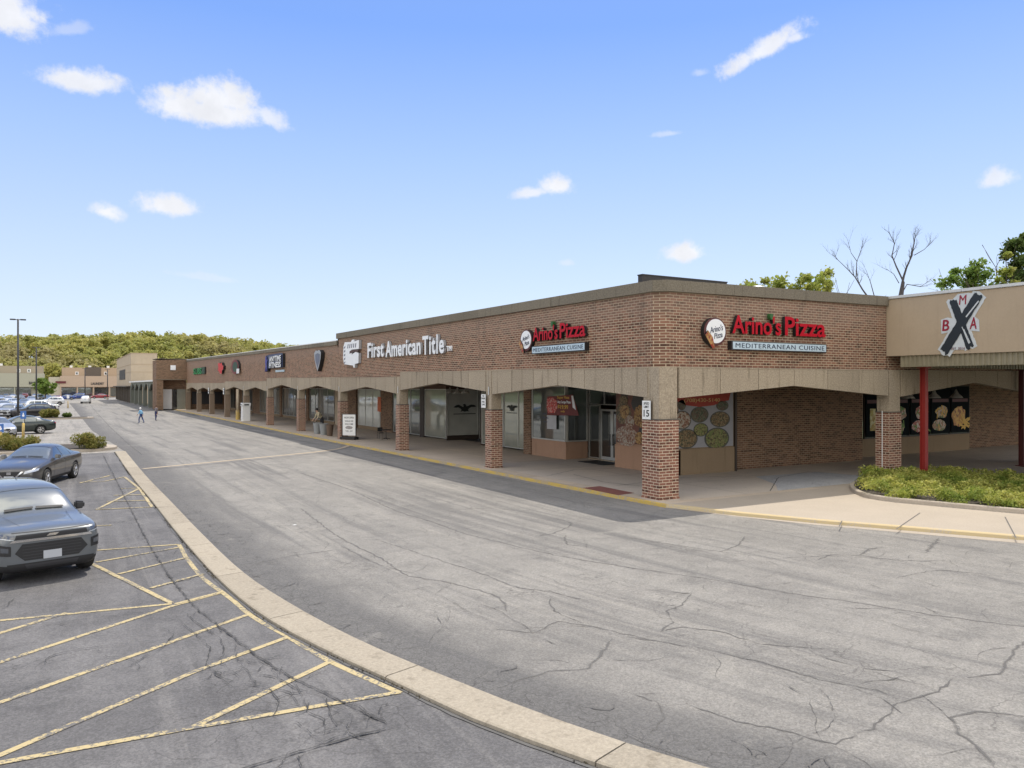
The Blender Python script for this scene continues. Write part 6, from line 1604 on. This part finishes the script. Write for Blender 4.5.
shrub('shrub', 'low green shrub cut by the left picture edge', (*G(6, 452), .04), 1.0, .95, 3000, M['leaf_s'], 'shrubs on the near island', (.05, .10))
x, y = G(52, 419); island('island', [(x - 14, y - 1.5), (x + 2, y - 1.6), (x + 4.5, y), (x + 2, y + 2.5), (x - 14, y + 2.5)], M['kerb'])
shrub('shrub', 'olive shrub on the farther island beside the dark green sedan', (x - .3, y + .5, .04), 1.15, 1.05, 2200, M['leaf_s'], None, (.10, .2))
shrub('shrub', 'small dark shrub at the tip of the farther island', (x + 1.6, y + .4, .04), .5, .6, 700, M['leaf_d'], None, (.08, .16))

# ================================================================== far end of the centre
# brick block stepping forward
e = empty('brick_corner_building', (0, YEND, 0)); tag(e, 'brown brick block stepping forward at the far end of the long arcade', 'building')
def loc(b, o): b.v = [(x - o.location.x, y - o.location.y, z - o.location.z) for x, y, z in b.v]; return b
b = MB(); b.wprism('y', YEND + .0, [(-4.55, 5.05), (.3, 5.05), (.3, 8.40), (-4.55, 8.22)], 0, -6); b.box(-4.55, .4, YEND + 2.6, YEND + 6, 0, 5.04); b.box(-4.5, -3.5, YEND + .05, YEND + 2.6, 0, 5.04); loc(b, e).build('brick_wall', M['brickd'], e)
b = MB(); b.box(-4.6, .35, YEND - .04, YEND + 6, 8.42, 8.5); b.box(-4.6, .35, YEND - .05, YEND + .1, 4.95, 5.04); loc(b, e).build('coping', M['coping'], e)
b = MB(); b.box(-3.4, -1.9, YEND + 2.4, YEND + 2.55, 0.05, 3.4); loc(b, e).build('window_panel', M['white'], e)
b = MB(); b.box(-1.1, .25, YEND + 2.4, YEND + 2.55, 0.05, 3.4); loc(b, e).build('shop_front', M['glass_pale'], e)
b = MB(); b.box(-1.8, -1.15, YEND + 2.4, YEND + 2.55, 0.05, 3.4); loc(b, e).build('door', M['glass_dark'], e)
b = MB(); b.box(-2.4, -1.6, YEND - .12, YEND - .01, 6.6, 7.4); t = b.build('wall_lantern', M['whiteface']); tag(t, 'small white square sign high on the far brick block', 'sign')
# low arcade with arches
e = empty('arched_walkway', (-4, 124.6, 0)); tag(e, 'grey green walkway of round arches with pale roof before the tan block', 'walkway')
gg = mat('grey_green_paint', (.16, .17, .14), .7)
n_a = 5; a0, a1 = 125.2, 178
for k in range(n_a + 1):
    y = a0 + (a1 - a0) * k / n_a; b = MB(); b.box(-4.3, -3.6, y - .5, y + .5, 0, 4.2); loc(b, e).build('column', gg, e)
b = MB()
for k in range(n_a):
    y0, y1 = a0 + (a1 - a0) * k / n_a + .5, a0 + (a1 - a0) * (k + 1) / n_a - .5; pts = [(y0, 4.7)] + [(y0 + (y1 - y0) * t / 10, 3.1 + 1.3 * math.sin(math.pi * t / 10)) for t in range(11)] + [(y1, 4.7)]
    for t in range(10):
        u0, z0 = pts[t + 1]; u1, z1 = pts[t + 2]; b.wprism('x', -4.2, [(u0, z0), (u1, z1), (u1, 4.7), (u0, 4.7)], 0, -.3)
    b.box(-4.2, -3.9, y1, y1 + 1, 4.2, 4.7)
loc(b, e).build('arch_band', gg, e)
b = MB(); b.box(-4.6, 0, a0 - .5, a1 + .5, 4.72, 5.0); loc(b, e).build('roof', M['white'], e)
b = MB(); b.box(-.5, -.3, a0, a1, 0, 4.7); loc(b, e).build('rear_wall', M['glass_dark'], e)
# tan block
e = empty('tan_building', (-4, 181, 0)); tag(e, 'tall plain tan block with a dark square window at the far end of the strip', 'building')
b = MB(); b.box(-4, 1.6, 181, 236, 3.95, 11.6); b.box(-2, 1.6, 181.2, 236, 0, 3.95); loc(b, e).build('wall', M['tan2'], e)
b = MB(); b.box(-4.06, 1.66, 180.94, 236, 9.0, 9.12); b.box(-4.06, 1.66, 180.94, 236, 7.2, 7.3); b.box(-4.1, 1.7, 180.9, 236.1, 11.6, 11.75); loc(b, e).build('trim_band', M['tan'], e)
y0, z0 = PX(116.5, 380, -4); y0, y1 = 194, 219
b = MB(); b.box(-4.1, -4.0, 200, 222, 5.6, 8.2); loc(b, e).build('window', M['dkgrey'], e)
b = MB(); 
for k in range(9): b.box(-4.3, -3.7, 183 + k * 6.4, 183.8 + k * 6.4, 0, 3.95)
b.v and loc(b, e)
for k in range(9):
    q = MB(); q.box(-4.3, -3.7, 183 + k * 6.4, 183.8 + k * 6.4, 0, 3.94); loc(q, e).build('column', M['rust'], e)
b = MB(); b.box(-5, -2, 182, 236, 3.7, 3.94); loc(b, e).build('canopy_edge', M['rust'], e)
b = MB(); 
b = MB(); b.lathe([(0, 0), (.35, 0), (.35, 1.1), (.2, 1.3), (0, 1.35)], n=12); x, y = G(121, 399); t = b.build('bollard', M['kerbyellow'], loc=(x + .3, y - 8, LOT)); tag(t, 'yellow bollard at the kerb before the far tan block', 'bollard')

# far row of shops facing the lot
def far_shop(name, label, x0, x1, Y, front_h, back_h, c1, c2, upper=True):
    e = empty(name, (x0, Y, LOT)); tag(e, label, 'building'); zo = LOT
    def L(b): return loc(b, e)
    b = MB(); b.box(x0, x1, Y, Y + 14, 3.6, front_h); b.box(x0, x1, Y + 2.5, Y + 14, 0, 3.6); L(b).build('wall', c1, e)
    if upper:
        b = MB(); b.box(x0 + .5, x1 - .5, Y + 14.01, Y + 26, 0, back_h); L(b).build('upper_wall', c2, e)
        n = int((x1 - x0) / 3.2)
        for k in range(n):
            xx = x0 + 1.6 + k * 3.1
            if (k * 7) % 5 in (0,): continue
            b = MB(); b.box(xx, xx + 1.1, Y + 13.9, Y + 14.0, front_h + .5, front_h + 1.7); w = L(b).build('window', M['white'], e)
            b = MB(); b.box(xx + .2, xx + .85, Y + 13.86, Y + 13.9, front_h + .7, front_h + 1.5); L(b).build('pane', M['glass_dark'], w)
        b = MB(); 
        for k in range(3): b.box(x0 + 3 + k * 6, x0 + 3.9 + k * 6, Y + 16, Y + 17, back_h, back_h + .8)
        L(b).build('roof_unit', M['white'], e)
        b = MB(); b.box(x0 + 8, x0 + 13, Y + 13.7, Y + 13.99, front_h + .1, back_h + .2); L(b).build('louvre', M['rust'], e)
    for k in range(int((x1 - x0) / 5)):
        xx = x0 + .4 + k * 5; b = MB(); b.box(xx, xx + 4.4, Y + 2.35, Y + 2.5, .3, 3.3); L(b).build('shop_window', M['glass'] if k % 2 else M['glass_dark'], e)
        b = MB(); b.box(xx - .35, xx - .02, Y + .1, Y + .5, 0, 3.6); L(b).build('column', c1, e)
    return e
YF = 288
far_shop('shop_row', 'pale grey green row of shops far across the lot, left of the small tree', -52, -23.4, YF, 8.2, 11.0, mat('pale_olive_stucco', (.42, .41, .32), .9), mat('grey_brown_wall', (.34, .29, .22), .9))
far_shop('shop_row', 'tan and pink row of shops far across the lot, right of the small tree', -18.6, 2, YF, 7.4, 10.6, mat('pink_tan_stucco', (.50, .38, .28), .9), mat('tan_brown_wall', (.40, .31, .22), .9))
b = MB(); b.box(-22, -18.2, YF + .5, YF + 8, 0, 7.0); t = b.build('link_wall', mat('cream_wall', (.5, .46, .36), .9)); tag(t, 'low cream wall joining the two far rows of shops behind the small tree', 'wall')
def farsign(px0, px1, py0, py1, m, label, txt=None, tm=None):
    (x0, z0), (x1, z1) = PY(px0, py1, YF), PY(px1, py0, YF); root = flatpoly('shop_sign', [(-(x1 - x0) / 2, -(z1 - z0) / 2), ((x1 - x0) / 2, -(z1 - z0) / 2), ((x1 - x0) / 2, (z1 - z0) / 2), (-(x1 - x0) / 2, (z1 - z0) / 2)], .2, [m, M['dkgrey']], wallmat('y', YF, (x0 + x1) / 2, (z0 + z1) / 2, .02)); tag(root, label, 'sign')
farsign(55.5, 66, 381.2, 383.4, mat('dark_maroon', (.12, .015, .02), .5), 'dark maroon sign board on the far pink row of shops')
(x0, z0), (x1, z1) = PY(91, 385, YF), PY(104, 382.3, YF)
t = tobj('shop_sign', text_me('LAUNDRY', x1 - x0, (z1 - z0) * .9, .1, [M['dkgrey']], .03), wallmat('y', YF, (x0 + x1) / 2, (z0 + z1) / 2, .02)); tag(t, 'dark channel letters on the far pink row of shops', 'sign')
(x0, z0), (x1, z1) = PY(29, 385, YF), PY(36, 381, YF)
t = tobj('shop_sign', text_me('BANK', x1 - x0, (z1 - z0) * .7, .1, [M['dkgrey']], .03), wallmat('y', YF, (x0 + x1) / 2, (z0 + z1) / 2, .02)); tag(t, 'small dark letters on the far olive row of shops', 'sign')

# ================================================================== trees
def crown_pts(C, per, spread=1.0):
    P = []
    for (x, y, z, r) in C:
        d = rng.normal(size=(per, 3)); d /= np.linalg.norm(d, axis=1)[:, None]; d[:, 2] *= .8
        P.append(np.array([x, y, z]) + d * (r * np.abs(rng.normal(.75, .38, per)))[:, None] * spread)
    return np.concatenate(P)
def branches(b, p, d, l, r, depth, rnd, tips, spread=.55, n=7, curl=.25, upz=.15):
    pts = [p]; rad = [r]; q = p.copy(); dd = d.copy(); seg = 5
    for i in range(seg):
        dd = (dd + Vector((rnd.uniform(-1, 1), rnd.uniform(-1, 1), rnd.uniform(-.6, .8) + upz)) * curl * .5).normalized(); q = q + dd * l / seg
        pts.append(q.copy()); rad.append(r * (1 - .5 * (i + 1) / seg))
        if depth > 0 and i >= 1 and rnd.random() < .62:
            dv = (dd + Vector((rnd.uniform(-1, 1), rnd.uniform(-1, 1), rnd.uniform(-.3, .6))) * spread * 1.3).normalized(); branches(b, q.copy(), dv, l * rnd.uniform(.45, .7), rad[-1] * .6, depth - 1, rnd, tips, spread, n, curl, upz)
    b.tube(pts, rad, max(4, n - 2 * (3 - depth)) if depth < 3 else n, cap=False); tips.append(q)
    if depth > 0:
        for _ in range(2):
            dv = (dd + Vector((rnd.uniform(-1, 1), rnd.uniform(-1, 1), rnd.uniform(-.2, .6))) * spread).normalized(); branches(b, q.copy(), dv, l * rnd.uniform(.55, .75), rad[-1] * .75, depth - 1, rnd, tips, spread, n, curl, upz)
def tree(name, label, loc_, h, cr, m, seed, group=None, per=160, cl=36, leaf=(.12, .24), trunk_h=.35, flatc=.8, cz=.68):
    rnd = random.Random(seed); t = at_root(name, loc_, label, 'tree', group); b = MB(); tips = []
    b.tube([(0, 0, 0), (rnd.uniform(-.2, .2), 0, h * trunk_h)], [h * .022, h * .016], 9)
    for k in range(5):
        a = k * 1.26 + rnd.random(); branches(b, Vector((0, 0, h * trunk_h * rnd.uniform(.8, 1.0))), Vector((math.cos(a) * .6, math.sin(a) * .6, 1)).normalized(), h * .28, h * .010, 2, rnd, tips, .6)
    b.build('trunk', M['bark'], t)
    C = []
    for _ in range(cl):
        a = rnd.uniform(0, 6.28); rr = cr * math.sqrt(rnd.random()) * .85; zz_ = h * cz + (rnd.uniform(-1, 1)) * h * (1 - cz) * .85 * (1 - (rr / cr) ** 2 * .6)
        C.append((math.cos(a) * rr, math.sin(a) * rr, zz_, cr * rnd.uniform(.12, .26)))
    leaf_mesh('crown', crown_pts(C, per), .2, leaf, m, t); return t
def sky_tree(name, label, px, top, w, halfpx, m, seed, **k):
    v = AT(px, Y0, w); h = (H + (Y0 - top) * w / F) * 1.10; return tree(name, label, (v.x, v.y, -.2), h, halfpx * w / F, m, seed, **k)
G_ = 'trees behind the mall roof'
sky_tree('leafy_tree', 'olive yellow rounded tree top showing left of the bright green one behind the roof', 766, 271, 62, 32, M['leaf_y'], 3, group=G_, per=130, cl=60, leaf=(.14, .26))
sky_tree('leafy_tree', 'bright yellow green upright tree top in the middle behind the roof', 820, 270, 60, 30, M['leaf_y'], 5, group=G_, per=130, cl=46, leaf=(.14, .26))
sky_tree('leafy_tree', 'fresh green tree top just above the tan canopy', 968, 268, 66, 28, M['leaf_g'], 8, group=G_, per=150, cl=40, leaf=(.14, .28))
sky_tree('leafy_tree', 'tall dark green tree at the right picture edge', 1030, 232, 70, 26, M['leaf_d'], 11, group=G_, per=190, cl=70, leaf=(.15, .3))
sky_tree('leafy_tree', 'yellowish green tree in front of the tall dark one at the right', 1008, 259, 64, 17, M['leaf_y'], 13, group=G_, per=130, cl=30, leaf=(.14, .26))
# bare tree: two leaning stems
v = AT(895, Y0, 64); t = at_root('bare_tree', (v.x, v.y, -.2), 'leafless grey tree with two forking stems rising behind the roof', 'tree')
b = MB(); rnd = random.Random(21); tips = []
sc_ = 64 / F; rt = Vector((_c, -_s, 0))
def bt3(px, py, dep=0): return rt * ((px - 895) * sc_) + Vector((_s, _c, 0)) * dep + Vector((0, 0, H + .2 + (Y0 - py) * sc_))
b.tube([(0, 0, 0), (0, 0, 4), bt3(899, 300)], [.3, .24, .15], 9); b.tube([(0, 0, 3), bt3(880, 320, 1), bt3(878, 300, 1.2)], [.3, .22, .14], 8)
def limb(pp, r0, r1, dep=0, twigs=10, tl=18):
    P = [bt3(x, y, dep + i * .1) for i, (x, y) in enumerate(pp)]; n = len(P); rr = [(r0 + (r1 - r0) * i / (n - 1)) * .72 for i in range(n)]; b.tube(P, rr, 7, cap=False)
    for _ in range(twigs):
        k = rnd.randrange(max(1, n // 3), n - 1); p = P[k].lerp(P[k + 1], rnd.random()); d = (P[k + 1] - P[k]).normalized(); q = (d + Vector((rnd.uniform(-1, 1), rnd.uniform(-1, 1), rnd.uniform(-.2, .8))) * .8).normalized()
        branches(b, p, q, tl * .62 * sc_ * rnd.uniform(.5, 1.1), rr[k] * .45, 1, rnd, tips, .6, 5, .35)
z8 = lambda x, y: (824 + x / 4.265, 220 + y / 4.267)
limb([bt for bt in [(899, 300), z8(330, 300), z8(345, 240), z8(360, 200), z8(385, 150), z8(400, 80), z8(405, 55)]], .17, .03, 0, 14)
limb([(899, 300), z8(330, 270), z8(300, 200), z8(285, 155), z8(298, 100), z8(275, 50)], .12, .025, -.5, 9)
limb([(878, 302), z8(190, 290), z8(160, 235), z8(130, 200), z8(65, 135)], .11, .02, 1, 12)
limb([z8(160, 235), z8(165, 170), z8(190, 105)], .06, .02, 1, 7); limb([z8(165, 170), z8(140, 130), z8(130, 85)], .04, .015, 1, 5)
limb([z8(240, 325), z8(225, 260), z8(208, 205)], .06, .015, 1, 4); limb([z8(345, 310), z8(370, 270), z8(430, 280), z8(470, 255)], .07, .015, .5, 8)
limb([z8(385, 150), z8(430, 125), z8(472, 85)], .05, .015, 0, 8); limb([z8(320, 270), z8(300, 230), z8(272, 208)], .05, .015, 0, 4)
b.build('trunk', M['barkgrey'], t)
# small tree in the far lot
x, y = G(46, 401); t = tree('small_tree', 'small rounded green tree between the far shops and the parked cars', (x, y, LOT), 6.6, 2.9, M['leaf_g'], 31, per=110, cl=40, leaf=(.25, .45), trunk_h=.28, cz=.62)

# wooded hill
def hill_z(x, y):
    k = min(max((y - 315) / 110, 0), 1); k = k * k * (3 - 2 * k); f = 1 - min(max((x - 60) / 260, 0), 1) * .55
    return -.5 + (17.5 + 1.6 * math.sin(x * .021 + 1) + 1.2 * math.sin(x * .05)) * k * f
b = MB(); xs = list(range(-420, 700, 20)); ys = list(range(306, 620, 14)); nx = len(xs)
b.v = [(x, y, hill_z(x, y)) for y in ys for x in xs]; b.f = [[j * nx + i, j * nx + i + 1, (j + 1) * nx + i + 1, (j + 1) * nx + i] for j in range(len(ys) - 1) for i in range(nx - 1)]; b.mi = [0] * len(b.f)
tag(b.build('hill', M['grass']), kind='structure')
P = []; TR = MB(); r_ = random.Random(9)
for j, yy in enumerate(range(318, 500, 9)):
    x = -260 + (j % 2) * 4
    while x < 330:
        xx, y2 = x + r_.uniform(-3, 3), yy + r_.uniform(-4, 4); hz = hill_z(xx, y2); hh = r_.uniform(11.5, 13.6); cr = r_.uniform(4, 6.2)
        # keep only what can be seen over the shops from around the camera
        n = 11; per = 40
        for _ in range(n):
            a = r_.uniform(0, 6.28); q = cr * math.sqrt(r_.random()) * .75; c = np.array([xx + math.cos(a) * q, y2 + math.sin(a) * q, hz + hh * r_.uniform(.42, .93) - q * .25]); rad = cr * r_.uniform(.3, .5)
            d = rng.normal(size=(per, 3)); d /= np.linalg.norm(d, axis=1)[:, None]; d[:, 2] *= .85; P.append(c + d * rad * rng.uniform(.6, 1.08, per)[:, None])
        if j < 6 or True: TR.tube([(xx, y2, hz - 1), (xx, y2, hz + hh * .7)], [.3, .15], 4, cap=False)
        x += r_.uniform(6.5, 9.5)
P = np.concatenate(P)
w_ = empty('wood', (0, 320, 0)); bpy.data.objects.remove(w_)
o = leaf_mesh('wood', P, .5, (.6, 1.25), M['leaf_far']); tag(o, 'dense olive green spring wood covering the far hillside', 'wood', kind='stuff')
o = TR.build('wood_trunks', M['bark']); tag(o, 'grey brown trunks of the far hillside wood', 'trunks', kind='stuff')
